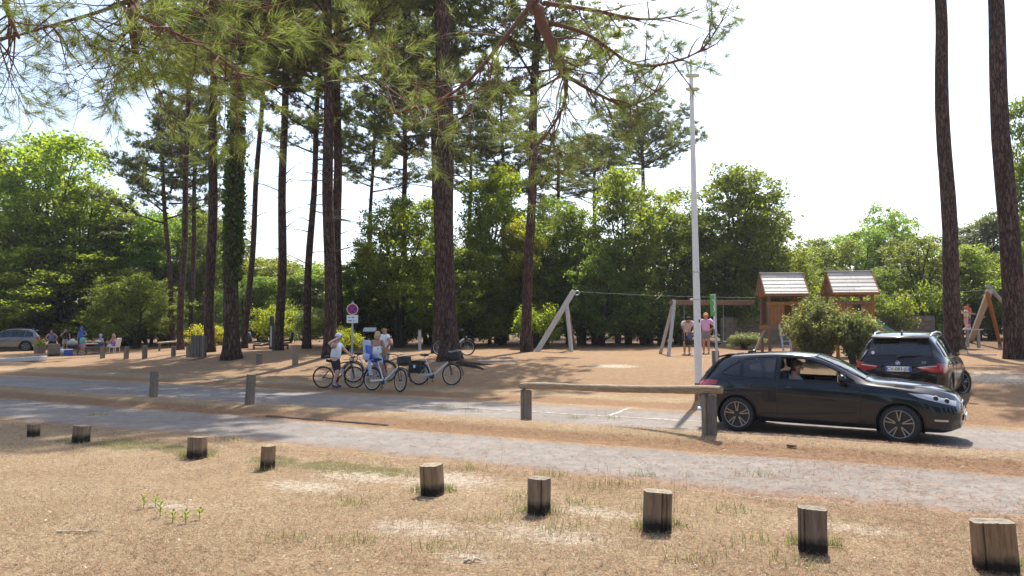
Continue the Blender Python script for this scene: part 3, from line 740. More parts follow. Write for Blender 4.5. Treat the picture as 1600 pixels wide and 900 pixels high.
# ------------------------------------------------------------------ pines
def pine_crown_proto(seed, H=8.0, R=3.4, limbs=22, needles=11, umbrella=False):
    rng = np.random.RandomState(seed); r = random.Random(seed); P = Proto(); P.H, P.R = H, R
    mb = MB(); T = []; N = []
    for i in range(limbs):
        u = i / (limbs - 1); z = H * (.0 + .86 * u) if not umbrella else H * (.25 + .5 * u)
        a = i * 2.399 + r.uniform(-.4, .4)
        reach = R * (1 - .70 * u ** 1.4) * r.uniform(.6, 1.1) if not umbrella else R * (1 - .75 * u) * r.uniform(.7, 1.05)
        rise = r.uniform(-.05, .4) * reach + .35 if not umbrella else H * (.80 - .55 * (1 - u)) * .7 + r.uniform(-.2, .4)
        e = Vector((math.cos(a) * reach, math.sin(a) * reach, z + rise)); s0 = Vector((0, 0, z))
        p = bez(s0, (s0 + e) / 2 + Vector((0, 0, -.25 if not umbrella else -.5)), e, 6); mb.tube(p, [.065 - .0085 * k for k in range(7)], 6)
        for k in range(2, 7):
            for _ in range(5 if k < 6 else 8):
                d = Vector((math.cos(a) * .5 + r.gauss(0, .6), math.sin(a) * .5 + r.gauss(0, .6), r.uniform(-.05, .7))).normalized(); L = r.uniform(.3, .85)
                q = p[k] + d * L; mb.tube([p[k], q], [.018, .007], 4)
                for _ in range(8):
                    dd = (d + Vector((r.gauss(0, .55), r.gauss(0, .55), r.uniform(-.1, .7)))).normalized(); T.append(q + dd * r.uniform(.03, .36)); N.append(dd)
    T = np.array([tuple(t) for t in T]); D = np.array([tuple(t) for t in N]); n = len(T)
    T = np.repeat(T, needles, 0); D = np.repeat(D, needles, 0)
    d = rng.normal(0, .62, T.shape) + D; d /= np.linalg.norm(d, axis=1)[:, None]; ln = rng.uniform(.15, .30, len(T))[:, None]
    sd = np.cross(d, rng.normal(0, 1, d.shape)); sd /= np.linalg.norm(sd, axis=1)[:, None]; w = .017
    V = np.empty((len(T), 3, 3)); V[:, 0] = T - sd * w; V[:, 1] = T + sd * w; V[:, 2] = T + d * ln
    P.crown = np_mesh('crown', V.reshape(-1, 3), np.arange(3 * len(T)).reshape(-1, 3))
    o = mb.build('limbs', None, None, True); P.limbs = o.data; bpy.data.objects.remove(o); P.ntri = len(T)
    return P
PC = [pine_crown_proto(21), pine_crown_proto(22, R=3.8, limbs=26), pine_crown_proto(23, R=3.0, limbs=18), pine_crown_proto(24, H=6, R=4.6, limbs=30, umbrella=True)]

def pine(label, base_px, top_px, Y, wpx, crown=None, ctop=None, k=0, cR=3.6, mat=PINE_MID, dead=8, flare=1.35, group=None, seed=1, base=None, bend=0.0, ivy=None):
    """base_px, top_px: two photo points on the trunk at depth Y; crown = (bottom row, top row)"""
    r = random.Random(seed * 7 + 1); rng = np.random.RandomState(seed)
    a = at(base_px[0], base_px[1], Y); b = at(top_px[0], top_px[1], Y); ax = (b - a) / (b.z - a.z)
    g = Vector((a.x, a.y, 0)); zb = float(gz(a.x, a.y)); g = a + ax * (zb - a.z); g.z = zb
    root = thing('pine_tree', label, 'tree', g, 0, group)
    R0 = wpx / 2 * Y / FPX * .86
    z1 = at(0, ctop, Y).z - zb; z0 = at(0, crown, Y).z - zb
    n = 26; pts = []; rad = []
    for i in range(n + 1):
        z = -.3 + (z1 * .96 + .3) * (i / n) ** 1.15; u = max(0, z) / z1
        off = ax * z; pts.append(Vector((off.x + bend * math.sin(PI * u) + .05 * math.sin(z * .7 + seed), off.y + .06 * math.sin(z * .5 + seed), z)))
        rad.append(R0 * (1.08 - .62 * u ** 1.3) * (1 + (flare - 1) * math.exp(-max(0, z) / .35)) * (1 if u < .9 else .6))
    mb = MB(); mb.tube(pts, rad, 18)
    # uneven bark outline and buttressed foot
    vv = []
    for i, p in enumerate(mb.v):
        ring = i // 18; c = pts[min(ring, n)]; k_ = i % 18; d = Vector(p) - c
        f = 1 + .035 * r.uniform(-1, 1) + .13 * math.exp(-max(0, c.z) / .4) * math.sin(k_ / 18 * 2 * PI * 5 + seed)
        vv.append(tuple(c + d * f))
    mb.v = vv; mb.build('trunk', BARK_PINE, root, 'all')
    if dead:
        for i in range(dead):
            db = MB()
            z = r.uniform(.35, .95) * z0 if z0 > 4 else r.uniform(2, max(3, z0)); a_ = r.uniform(0, 6.28); L = r.uniform(.5, 2.2)
            s0 = ax * z + Vector((bend * math.sin(PI * z / z1), 0, 0)); s0.z = z; d = Vector((math.cos(a_), math.sin(a_), r.uniform(-.25, .5)))
            e = s0 + d * L; db.tube(bez(s0, s0 + d * L * .5 + Vector((0, 0, .15)), e, 4), [.035, .028, .02, .013, .006], 5)
            for _ in range(3): q = s0 + d * L * r.uniform(.4, 1); db.tube([q, q + Vector((r.gauss(0, .4), r.gauss(0, .4), r.gauss(0, .25)))], [.010, .003], 4)
            db.build('dead_branch', BARK_DEAD, root)
    P = PC[k]; s_xy = cR / P.R; storeys = [(z0, z1)] if z1 - z0 < 11 else [(z0, z0 + (z1 - z0) * .58), (z0 + (z1 - z0) * .46, z1)]
    for (za_, zb2), (nm, me, mt) in [(q, w) for q in storeys for w in (('limbs', P.limbs, BARK_PINE), ('crown', P.crown, mat))]:
        s_z = (zb2 - za_) / P.H
        if not me.materials: me.materials.append(mt)
        o = bpy.data.objects.new(nm, me); COL.objects.link(o); o.parent = root; o.scale = (s_xy, s_xy, s_z)
        o.location = (ax.x * za_ + bend * math.sin(PI * za_ / z1), ax.y * za_, za_); o.rotation_euler = (0, math.atan(ax.x), seed * 1.9 + za_)
        o.material_slots[0].link = 'OBJECT'; o.material_slots[0].material = mt
    if ivy:
        za, zb_ = ivy; N = 5200; z = rng.uniform(0, 1, N) ** .9 * (zb_ - za) + za; th = rng.uniform(0, 2 * PI, N)
        env = np.interp(z, [za, za + 1.5, zb_ - 3, zb_], [.25, 1, .9, .1])
        keep = rng.uniform(0, 1, N) < env; z = z[keep]; th = th[keep]; u = z / z1
        rr_ = R0 * (1.05 - .6 * u ** 1.3) + .03 + np.abs(rng.normal(0, .08, len(z)))
        C = np.stack([ax.x * z + bend * np.sin(PI * u) + rr_ * np.cos(th), ax.y * z + rr_ * np.sin(th), z], 1)
        V, F = leaf_quads(C, .17, rng, .0, .8); link_mesh('ivy', np_mesh('ivy', V, F), LEAF_IVY, root)
    return root

pine('stout pine trunk wrapped in green ivy, roots spreading at its foot', (360, 553), (372, 60), 33.5, 25, 130, -430, 1, 4.9, seed=2, ivy=(3.2, 12.5), flare=1.7, dead=6)
pine('straight dark pine next to the ivy-clad one, nearer the picnic table', (328, 533), (334, 140), 38, 17, 150, -190, 0, 4.0, seed=3)
pine('thin pine leaning behind the ivy-clad trunk', (385, 520), (414, 90), 44, 10, 150, -140, 2, 3.2, seed=4)
pine('straight pine rising behind the exercise bench', (437, 530), (447, 60), 39, 15, 150, -190, 1, 3.9, seed=5, dead=14)
pine('tall pine trunk between exercise frame and cyclist, dead stubs high up', (515, 541), (512, 20), 32.5, 20, 140, -440, 0, 4.6, seed=6, dead=16, flare=1.6)
pine('pine trunk close behind the one next to the cyclist', (527, 500), (527, 150), 41, 17, 110, -160, 1, 3.6, seed=7)
pine('slim pine beside the exercise frame', (478, 527), (492, 250), 41, 13, 250, 40, 2, 3.0, seed=8, dead=10)
pine('slim dark pine farther back, second from the round-crowned pine', (284, 480), (294, 170), 50, 11, 160, -60, 2, 3.4, PINE_DARK, seed=9)
pine('pine with a complete layered crown standing clear against the sky', (268, 480), (248, 180), 58, 9, 350, 152, 0, 4.7, PINE_DARK, seed=10, dead=4)
pine('thin distant pine between the cyclist pine and the thick pine', (574, 470), (587, 150), 52, 8, 300, 140, 2, 3.4, PINE_DARK, seed=11)
pine('distant pine whose trunk shows above the round green tree', (632, 470), (632, 180), 47, 10, 265, -40, 0, 3.6, PINE_DARK, seed=12)
pine('distant pine trunk seen just beside the thick pine', (677, 480), (677, 210), 50, 9, 200, -60, 2, 3.4, PINE_DARK, seed=13)
pine('thick red-brown pine trunk with spreading roots, white bicycle leaning behind it', (700, 567), (693, 0), 29.5, 29, -130, -480, 1, 4.8, seed=14, dead=5, flare=1.9)
pine('pine trunk just behind the thick one with the bicycle', (684, 545), (684, 430), 34.5, 15, 200, -100, 2, 3.0, PINE_DARK, seed=24)
pine('slim straight pine standing beside the zip-line frame', (822, 546), (836, 130), 35.5, 17, 150, -300, 1, 4.8, seed=15, dead=10, flare=1.5)
pine('tall bare pine trunk directly behind the parked SUV', (1491, 552), (1467, 0), 32, 26, -60, -330, 0, 3.6, seed=16, dead=0, flare=1.6)
pine('thick leaning pine trunk with orange-lit edge, bare to the top of view', (1589, 571), (1553, 0), 27, 33, -110, -400, 1, 3.6, seed=17, dead=0, flare=1.35)
pine('umbrella-headed pine in the distance behind the white lamp post', (1004, 480), (1004, 260), 62, 10, 290, 184, 3, 6.4, PINE_DARK, seed=18, dead=0)
for i, (bx, tx, Y, cr, ct, where) in enumerate([(735, 735, 54, 310, 190, 'above the bushy tree beside the thick pine'), (790, 785, 50, 300, 150, 'between the slender pale tree and the slim straight pine'),
        (870, 872, 52, 320, 215, 'above the zip-line start frame'), (925, 930, 60, 320, 215, 'standing next to the umbrella-headed one'), 
        
        (300, 305, 60, 290, 140, 'close beside the slim dark one farther back'), (205, 205, 66, 400, 335, 'low and small beneath the complete layered crown')]):
    pine('dark background pine ' + where, (bx, 480), (tx, 250), Y, 9, cr, ct, i % 3, 3.9, PINE_DARK, seed=30 + i, dead=2, group='background pines')

# roots running out from the thick pine
def roots(parent_px, Y, spec, seed):
    r = random.Random(seed); g = ground_at(*parent_px)
    root = thing('tree_root', 'pale surface root running from the thick pine towards the silver bicycle', 'root', g)
    for a_, L, w in spec:
        p = []; 
        for i in range(7):
            u = i / 6; x = math.cos(a_ + .15 * math.sin(3 * u)) * L * u; y = math.sin(a_) * L * u; p.append((x, y, float(gz(g.x + x, g.y + y)) - g.z + .10 * (1 - u) ** 2 - .01))
        MB().tube(p, [w * (1 - .75 * i / 6) for i in range(7)], 8).build('root', BARK_PINE, root, 'all')
roots((718, 570), 29, [(-1.0, 1.7, .16), (-.35, 1.3, .10)], 3)

# trees on the near side of the path, behind the viewer: they darken what the cars mirror
for i, (x, y, h, w, k) in enumerate([(-26, -20, 11, 5, 0), (-17, -24, 12, 5, 1), (-8, -22, 11, 5, 2), (1, -25, 12, 5, 0), (10, -22, 11, 5, 1), (19, -20, 12, 5, 2), (27, -15, 11, 5, 0), (33, -6, 12, 5, 4), (37, 4, 11, 5, 1), (-34, -12, 12, 5, 4)]):
    place_tree(BL[k], 'broadleaf_tree', 'leafy tree on the near side of the path facing the parked cars', 'tree', (x, y, float(gz(x, y))), h, w, LEAF_DARK, BARK_GREY, i * 1.3, 'trees on the near side of the path')

# the wood far behind, too far to tell tree from tree
def far_wood():
    rng = np.random.RandomState(5); Vs = []; Fs = []; n0 = 0
    src = np.empty(len(BL[0].crown.vertices) * 3, dtype=np.float32); BL[0].crown.vertices.foreach_get('co', src); src = src.reshape(-1, 4, 3)
    for i in range(64):
        x = -110 + i * 3.6 + rng.uniform(-2, 2); y = rng.uniform(82, 110); h = rng.uniform(6, 11) * (.75 if 25 < x else 1.0) ; w = rng.uniform(4.5, 6.5)
        q = src[rng.choice(len(src), 1700, False)]; c = q.mean(1, keepdims=True); q = c + (q - c) * 2.6
        a = rng.uniform(0, 6.28); R_ = np.array([[math.cos(a), -math.sin(a), 0], [math.sin(a), math.cos(a), 0], [0, 0, 1]])
        v = (q.reshape(-1, 3) * np.array([w / 4, w / 4, h / 10])) @ R_.T + np.array([x, y, float(gz(x, y)) - .6])
        Vs.append(v); Fs.append(np.arange(len(v)).reshape(-1, 4) + n0); n0 += len(v)
    o = link_mesh('far_wood', np_mesh('far_wood', np.concatenate(Vs), np.concatenate(Fs)), LEAF_DARK)
    tag(o, 'dark band of distant woodland behind every tree', 'woodland', kind='stuff')
far_wood()

# ------------------------------------------------------------------ the pine overhead: trunk behind the viewer, limbs hanging into view
def overhead_pine():
    r = random.Random(77); rng = np.random.RandomState(77)
    root = thing('pine_tree', 'overhanging pine boughs with long needles and bare curling twigs, near at hand', 'tree', (1.4, -3.2, float(gz(1.4, -3.2))))
    off = Vector(root.location)
    mb = MB(); mb.tube([Vector((0, 0, -.3)), Vector((0, 0, 1)), Vector((.1, .1, 5)), Vector((0, .2, 11)), Vector((0, .2, 14))], [.42, .32, .27, .2, .08], 16); mb.build('trunk', BARK_PINE, root, 'all')
    limb = MB(); twig = MB(); T = []; D = []; AGE = []
    def grow(p, d, L, w, lvl, droop, needle):
        """one branch as a wandering line; side shoots; tufts at the ends"""
        n = max(4, int(L / .12)); q = Vector(p); d = Vector(d).normalized(); pts = [q.copy()]
        for i in range(n):
            d = (d + Vector((r.gauss(0, .15), r.gauss(0, .15), r.gauss(0, .14) + droop))).normalized(); q = q + d * (L / n); pts.append(q.copy())
            if lvl < 2 and i > n * .2 and r.random() < (.85 if lvl == 0 else .7):
                sd = (d * .7 + Vector((r.gauss(0, .8), r.gauss(0, .8), r.gauss(-.1, .55)))).normalized()
                grow(q, sd, L * r.uniform(.28, .55), w * .42, lvl + 1, r.uniform(-.03, .07), needle)
        twig.tube([x - off for x in pts], [max(.0017, w * (1 - .8 * i / n)) for i in range(n + 1)], 4)
        if lvl >= 1 and r.random() < needle:
            m = len(pts); a = max(1, int(m * .6))
            for j in range(a, m):
                dd = (pts[j] - pts[j - 1]).normalized(); T.append(pts[j] - off); D.append(dd)
                if j == m - 1: T.append(pts[j] - off); D.append(dd)
    def limb_path(P, W):
        pts = [Vector(p) for p in P]; Q = []
        for i in range(len(pts) - 1):
            a, b = pts[max(0, i - 1)], pts[min(len(pts) - 1, i + 2)]
            for k in range(5):
                u = k / 5; p1, p2 = pts[i], pts[i + 1]
                Q.append(.5 * ((2 * p1) + (p2 - a) * u + (2 * a - 5 * p1 + 4 * p2 - b) * u * u + (3 * p1 - a - 3 * p2 + b) * u ** 3))
        Q.append(pts[-1]); W_ = np.interp(np.linspace(0, 1, len(Q)), np.linspace(0, 1, len(W)), W)
        limb.tube([q - off for q in Q], list(W_), 9); return Q
    Y = 6.6
    A = lambda px, py, y=Y: at(px, py, y)
    # main bough hanging down in mid picture
    main = limb_path([(1.4, -3.0, 7.5), (1.0, 1.0, 8.2), (.6, 4.6, 7.4), A(838, -60, 6.5), A(842, 20), A(858, 60), A(870, 95), A(884, 118, 6.6)], [.10, .09, .085, .068, .056, .048, .04, .028])
    left = limb_path([A(842, -10), A(800, 45, 6.5), A(752, 105, 6.4), A(715, 140, 6.3), A(665, 165, 6.2), A(610, 178, 6.1)], [.022, .02, .017, .014, .010, .005])
    right = limb_path([A(858, 35), A(920, 55, 6.6), A(985, 98, 6.7), A(1040, 100, 6.7), A(1095, 78, 6.8), A(1122, 42, 6.8)], [.021, .017, .013, .010, .008, .004])
    down = limb_path([A(866, 60), A(884, 120, 6.6), A(880, 165, 6.5), A(858, 205, 6.4), A(835, 232, 6.3)], [.024, .020, .014, .010, .005])
    up = limb_path([A(850, 5), A(920, 15, 6.9), A(1000, 30, 7.0), A(1060, 25, 7.1)], [.025, .02, .013, .006])
    low = limb_path([A(884, 118), A(940, 150, 6.6), A(985, 165, 6.7), A(1030, 140, 6.8)], [.02, .014, .009, .005])
    for Q, n, Ls in ((left, 22, (.4, .95)), (right, 24, (.22, .5)), (down, 16, (.3, .7)), (up, 13, (.25, .55)), (low, 16, (.25, .55)), (main[-14:], 13, (.4, .9))):
        for i in range(n):
            q = Q[int((.18 + .82 * (i + r.random()) / n) * (len(Q) - 1))]; k = Q.index(q); d = (Q[min(k + 1, len(Q) - 1)] - Q[max(0, k - 1)]).normalized()
            sd = (d * r.uniform(.2, .9) + Vector((r.gauss(0, .7), r.gauss(0, .5), r.gauss(-.1, .6)))).normalized()
            grow(q, sd, r.uniform(*Ls), .0085, 0, r.uniform(-.04, .05), .66)
    # left bough, just overhead
    b2 = limb_path([(1.0, -2.8, 6.5), (-1.0, 1.5, 7.0), (-2.6, 4.2, 6.0), A(203, -50, 5.6), A(207, 30, 5.6), A(212, 90, 5.6)], [.10, .09, .08, .05, .04, .02])
    subs = [limb_path([A(206, 0, 5.6), A(150, 20, 5.7), A(80, 40, 5.8), A(10, 60, 5.9), A(-50, 70, 6)], [.016, .014, .011, .008, .004]),
            limb_path([A(208, 20, 5.6), A(270, 50, 5.5), A(330, 80, 5.4), A(380, 120, 5.4)], [.015, .012, .009, .004]),
            limb_path([A(204, -30, 5.6), A(290, -10, 5.8), A(380, 10, 6), A(460, 30, 6.1)], [.015, .012, .009, .004]),
            limb_path([A(0, -60, 5.6), A(10, 10, 5.6), A(30, 60, 5.6)], [.03, .022, .01])]
    for Q in subs + [b2[-10:]]:
        for i in range(24):
            q = Q[int((.15 + .85 * (i + r.random()) / 24) * (len(Q) - 1))]
            sd = Vector((r.gauss(0, .8), r.gauss(0, .6), r.gauss(-.25, .5))).normalized()
            grow(q, sd, r.uniform(.35, .75), .008, 0, r.uniform(-.04, .06), .85)
    limb.build('limbs', BARK_TWIG, root, 'all'); twig.build('twigs', BARK_TWIG, root)
    T = np.array([tuple(t) for t in T]); D = np.array([tuple(t) for t in D]); k = 8
    T = np.repeat(T, k, 0); D = np.repeat(D, k, 0); d = D + rng.normal(0, .42, D.shape); d /= np.linalg.norm(d, axis=1)[:, None]
    T = T + rng.normal(0, .008, T.shape); sd = np.cross(d, rng.normal(0, 1, d.shape)); sd /= np.linalg.norm(sd, axis=1)[:, None]; ln = rng.uniform(.10, .19, len(T))[:, None]
    V = np.empty((len(T), 3, 3)); w = .0019; V[:, 0] = T - sd * w; V[:, 1] = T + sd * w; V[:, 2] = T + d * ln
    link_mesh('needles', np_mesh('needles', V.reshape(-1, 3), np.arange(3 * len(T)).reshape(-1, 3)), PINE_NEAR, root)
    print('near pine needles', len(T), 'crown tris', [p.ntri for p in PC])
overhead_pine()
# ================================================================== cars
def pchip(xs, ys, x):
    xs = np.array(xs, float); ys = np.array(ys, float); h = np.diff(xs); d = np.diff(ys) / h; m = np.zeros(len(xs))
    for i in range(1, len(xs) - 1):
        if d[i - 1] * d[i] > 0:
            w1, w2 = 2 * h[i] + h[i - 1], h[i] + 2 * h[i - 1]; m[i] = (w1 + w2) / (w1 / d[i - 1] + w2 / d[i])
    m[0], m[-1] = d[0], d[-1]; x = np.asarray(x, float); k = np.clip(np.searchsorted(xs, x) - 1, 0, len(xs) - 2)
    t = (x - xs[k]) / h[k]; return (ys[k] * (1 + 2 * t) * (1 - t) ** 2 + m[k] * h[k] * t * (1 - t) ** 2 + ys[k + 1] * t * t * (3 - 2 * t) + m[k + 1] * h[k] * t * t * (t - 1))
def chaikin(P, it=2):
    for _ in range(it):
        Q = [P[0]]
        for a, b in zip(P[:-1], P[1:]): Q += [a * .75 + b * .25, a * .25 + b * .75]
        Q.append(P[-1]); P = Q
    return P
def in_poly(px, pz, poly):
    n = len(poly); c = False; j = n - 1
    for i in range(n):
        xi, zi = poly[i]; xj, zj = poly[j]
        if (zi > pz) != (zj > pz) and px < (xj - xi) * (pz - zi) / (zj - zi) + xi: c = not c
        j = i
    return c
def resample(P, n):
    P = [Vector(p) for p in P]; d = [0]
    for a, b in zip(P[:-1], P[1:]): d.append(d[-1] + (b - a).length)
    out = []
    for u in np.linspace(0, d[-1], n):
        k = min(len(P) - 2, max(0, int(np.searchsorted(d, u) - 1))); t = (u - d[k]) / max(1e-9, d[k + 1] - d[k]); out.append(P[k].lerp(P[k + 1], min(1, t)))
    return out

def car_paint(name, col, flake=0.0):
    t = NT(name); d = t.noise(3, 5, .6, t.coords())
    rough = t.ramp(d, [(.3, (.10, .10, .10)), (.75, (.24, .24, .24))])       # thin film of dust
    return t.done(t.bsdf(col, rough, None, flake, .2, .65))
M['paint_black'] = car_paint('paint_black', (.006, .007, .012))
M['paint_brown_black'] = car_paint('paint_brown_black', (.012, .010, .009))
M['paint_silver'] = car_paint('paint_silver', (.15, .155, .17), .5)
M['glass_dark'] = glass_mat('glass_tinted', (.22, .25, .27))
M['glass_clear'] = glass_mat('glass_clear', (.62, .66, .66))
def lamp_mat(name, col, emis=0):
    t = NT(name); v = t.noise(40, 2, .5, t.coords('Object', (1, 8, 1)))
    return t.done(t.bsdf(t.mix(v, tuple(x * .5 for x in col), col), .12, coat=1.0))
M['red_lamp'] = lamp_mat('red_lamp', (.50, .015, .012)); M['lamp_glass'] = lamp_mat('lamp_glass', (.60, .63, .66))
M['plate'] = simple('plate', (.78, .78, .74), .5, var=.04); M['plate_blue'] = simple('plate_blue', (.02, .08, .42), .5)
M['ink'] = simple('ink', (.012, .012, .014), .6); M['seat'] = simple('seat_cloth', (.03, .03, .033), .9, bump=.3)
M['rim'] = simple('rim_metal', (.36, .35, .34), .3, .8); M['rim_dark'] = simple('rim_dark', (.025, .025, .026), .35, .3)

def text_mesh(name, body, size, mat, parent, loc, rot, extrude=.002):
    cu = bpy.data.curves.new(name, 'FONT'); cu.body = body; cu.size = size; cu.align_x = 'CENTER'; cu.align_y = 'CENTER'; cu.extrude = extrude
    o = bpy.data.objects.new(name, cu); COL.objects.link(o); dg = bpy.context.evaluated_depsgraph_get()
    me = bpy.data.meshes.new_from_object(o.evaluated_get(dg)); bpy.data.objects.remove(o); me.materials.clear()
    o = link_mesh(name, me, mat, parent); o.location = loc; o.rotation_euler = rot; return o

class Car:
    def __init__(s, T):
        s.T = T; L = T['L']
        xs = np.concatenate([np.linspace(0, .12, 7)[:-1], np.arange(.12, L - .12, .028), np.linspace(L - .12, L, 7)]); s.xs = xs
        g = lambda k: pchip(*zip(*T[k]), xs)
        top, belt, w4, w3, w2, w1, zb = [g(k) for k in ('top', 'belt', 'w4', 'w3', 'w2', 'w1', 'zb')]; zm = g('zm'); drop = g('drop')
        s.S = []
        for i in range(len(xs)):
            zr = top[i] - drop[i]; bl = min(belt[i], zr - .02)
            P = [Vector(p) for p in [(0, zb[i]), (w1[i] * .6, zb[i]), (w1[i] * .96, zb[i] + .01), (w1[i], zb[i] + .09), ((w1[i] + w2[i]) / 2 + .004, (zb[i] + .09 + zm[i]) / 2), (w2[i], zm[i]),
                 (w2[i] * .5 + w3[i] * .5 + .012, zm[i] * .35 + bl * .65), (w3[i], bl), (w3[i] * .62 + w4[i] * .38, bl * .55 + zr * .45), (w4[i], zr), (w4[i] * .90, top[i] - drop[i] * .40), (w4[i] * .5, top[i] - drop[i] * .06), (0, top[i])]]
            s.S.append(np.array([tuple(p) for p in chaikin(P, 2)]))
        s.S = np.array(s.S); s.n = s.S.shape[1]
        # indices that bound the flank (sill .. roof edge) and the top
        s.i_s, s.i_r = 11, int(s.n * .745)
    def side_y(s, x, z):
        k = np.clip(np.searchsorted(s.xs, x) - 1, 0, len(s.xs) - 2); t = (x - s.xs[k]) / (s.xs[k + 1] - s.xs[k]); y = 0
        for j, w in ((k, 1 - t), (k + 1, t)):
            q = s.S[j][s.i_s - 4:]; zz = np.maximum.accumulate(q[:, 1]); y += w * np.interp(z, zz, q[:, 0])
        return float(y)
    def top_z(s, x, y):
        k = np.clip(np.searchsorted(s.xs, x) - 1, 0, len(s.xs) - 2); t = (x - s.xs[k]) / (s.xs[k + 1] - s.xs[k]); z = 0
        for j, w in ((k, 1 - t), (k + 1, t)):
            q = s.S[j][s.i_r - 6:][::-1]; yy = np.maximum.accumulate(q[:, 0]); z += w * np.interp(abs(y), yy, q[:, 1])
        return float(z)
    def side_patch(s, mb, bot, top, sgn, off=.005, nu=18, nv=6):
        B, T = resample(bot, nu), resample(top, nu); V = []; F = []
        for j in range(nv + 1):
            for i in range(nu):
                p = B[i].lerp(T[i], j / nv); V.append((p.x, sgn * (s.side_y(p.x, p.y) + off), p.y))
        for j in range(nv):
            for i in range(nu - 1): F.append((j * nu + i, j * nu + i + 1, (j + 1) * nu + i + 1, (j + 1) * nu + i))
        return mb.add(V, F)
    def side_line(s, mb, pts, sgn, r, off=.002):
        return mb.tube([(p.x, sgn * (s.side_y(p.x, p.y) + off), p.y) for p in resample(pts, 26)], r, 6)
    def top_patch(s, mb, x0, x1, wf, off=.004, nu=14, nv=14):
        V = []; F = []
        for i in range(nu + 1):
            x = x0 + (x1 - x0) * i / nu; w = wf(i / nu)
            for j in range(nv + 1): y = -w + 2 * w * j / nv; V.append((x, y, s.top_z(x, y) + off))
        for i in range(nu):
            for j in range(nv): a = i * (nv + 1) + j; F.append((a, a + 1, a + nv + 2, a + nv + 1))
        return mb.add(V, F)
    def build_body(s, mat, parent):
        T = s.T; n = s.n; N = len(s.xs); V = []; F = []
        full = 2 * n - 2
        for i in range(N):
            for k in range(n): V.append((s.xs[i], s.S[i][k][0], s.S[i][k][1]))
            for k in range(n - 2, 0, -1): V.append((s.xs[i], -s.S[i][k][0], s.S[i][k][1]))
        wins = [list(b) + list(reversed(t)) for b, t in T['wins']]
        for i in range(N - 1):
            xc = (s.xs[i] + s.xs[i + 1]) / 2
            for k in range(full):
                k2 = (k + 1) % full; ids = (i * full + k, i * full + k2, (i + 1) * full + k2, (i + 1) * full + k)
                c = [sum(V[j][q] for j in ids) / 4 for q in range(3)]; hole = False
                if abs(c[1]) > .45:
                    for ax in T['axles']:
                        if (c[0] - ax) ** 2 + (c[2] - T['wr']) ** 2 < T['arch'] ** 2: hole = True
                kk = k if k < n else full - k
                if not hole and s.i_s < kk < s.n * .83 and abs(c[1]) > .4 and any(in_poly(c[0], c[2], w) for w in wins): hole = True
                if not hole and c[2] > T['belt_min']:
                    for (x0, x1, f) in T['screens']:
                        if x0 < c[0] < x1 and abs(c[1]) < f((c[0] - x0) / (x1 - x0)) - .01 and kk > s.n * .7: hole = True
                if not hole: F.append(ids)
        for end, sg in ((0, -1), (N - 1, 1)):          # bulged nose and tail
            base = [V[end * full + k] for k in range(full)]; zc = (max(p[2] for p in base) + min(p[2] for p in base)) / 2; prev = [end * full + k for k in range(full)]
            for q in (.93, .8, .55, .25):
                ids = []
                for p in base: ids.append(len(V)); V.append((p[0] + sg * T['bulge'] * (1 - q ** 2.2), p[1] * q, zc + (p[2] - zc) * q))
                for k in range(full): F.append((prev[k], prev[(k + 1) % full], ids[(k + 1) % full], ids[k]))
                prev = ids
            F.append(tuple(prev))
        mb = MB().add(V, F); return mb.build('body', mat, parent, 'all')

def wheel(parent, c, sgn, R, rimR, w=.215, steer=0.0, style=5):
    root = MB()
    prof = [(rimR, -w / 2 + .01), (rimR + .02, -w / 2), (R - .03, -w / 2 + .004), (R - .008, -w / 2 + .03), (R, -w / 2 + .06), (R, w / 2 - .06), (R - .008, w / 2 - .03), (R - .03, w / 2 - .004), (rimR + .02, w / 2), (rimR, w / 2 - .01)]
    V = []; n = 40; F = []
    for (r_, h) in prof:
        for k in range(n): a = 2 * PI * k / n; V.append((r_ * math.cos(a), h, r_ * math.sin(a)))
    for i in range(len(prof) - 1):
        for k in range(n): F.append((i * n + k, i * n + (k + 1) % n, (i + 1) * n + (k + 1) % n, (i + 1) * n + k))
    wh = empty('wheel'); wh.parent = parent; wh.location = c; wh.rotation_euler = (0, 0, steer)
    root.add(V, F).build('tyre', M['black_rubber'], wh, True)
    y = sgn * (w / 2 - .012)
    rim = MB(); rim.torus((0, y, 0), rimR - .010, .0085, 'Y', 40, 8); rim.build('rim_edge', M['rim'], wh, True)
    MB().lathe([(rimR - .012, -.10), (rimR - .02, -.02), (rimR - .02, sgn * .06)] if sgn > 0 else [(rimR - .02, -.06), (rimR - .02, .02), (rimR - .012, .10)], (0, 0, 0), 32, 'Y').build('barrel', M['rim_dark'], wh, True)
    sp = MB(); spd = MB()
    for k in range(style):
        for da in (-.17, .17):
            a = 2 * PI * k / style + PI / 2; a1 = a + da; a0 = a + da * .55
            p0 = Vector((.05 * math.cos(a0), y - sgn * .012, .05 * math.sin(a0))); p1 = Vector(((rimR - .012) * math.cos(a1), y - sgn * .003, (rimR - .012) * math.sin(a1)))
            sp.beam(p0, p1, .017, .02, (0, 1, 0), .003)
            spd.beam(p0 - Vector((0, sgn * .016, 0)), p1 - Vector((0, sgn * .02, 0)), .034, .02, (0, 1, 0))
    sp.build('spokes', M['rim'], wh); spd.build('spoke_backs', M['rim_dark'], wh)
    MB().lathe([(.055, -.012), (.05, .012)], (0, y, 0), 16, 'Y').build('hub', M['rim_dark'], wh)
    MB().lathe([(rimR * .62, -.012), (rimR * .62, .012)], (0, y - sgn * .09, 0), 24, 'Y').build('brake_disc', M['steel'], wh)
    return wh

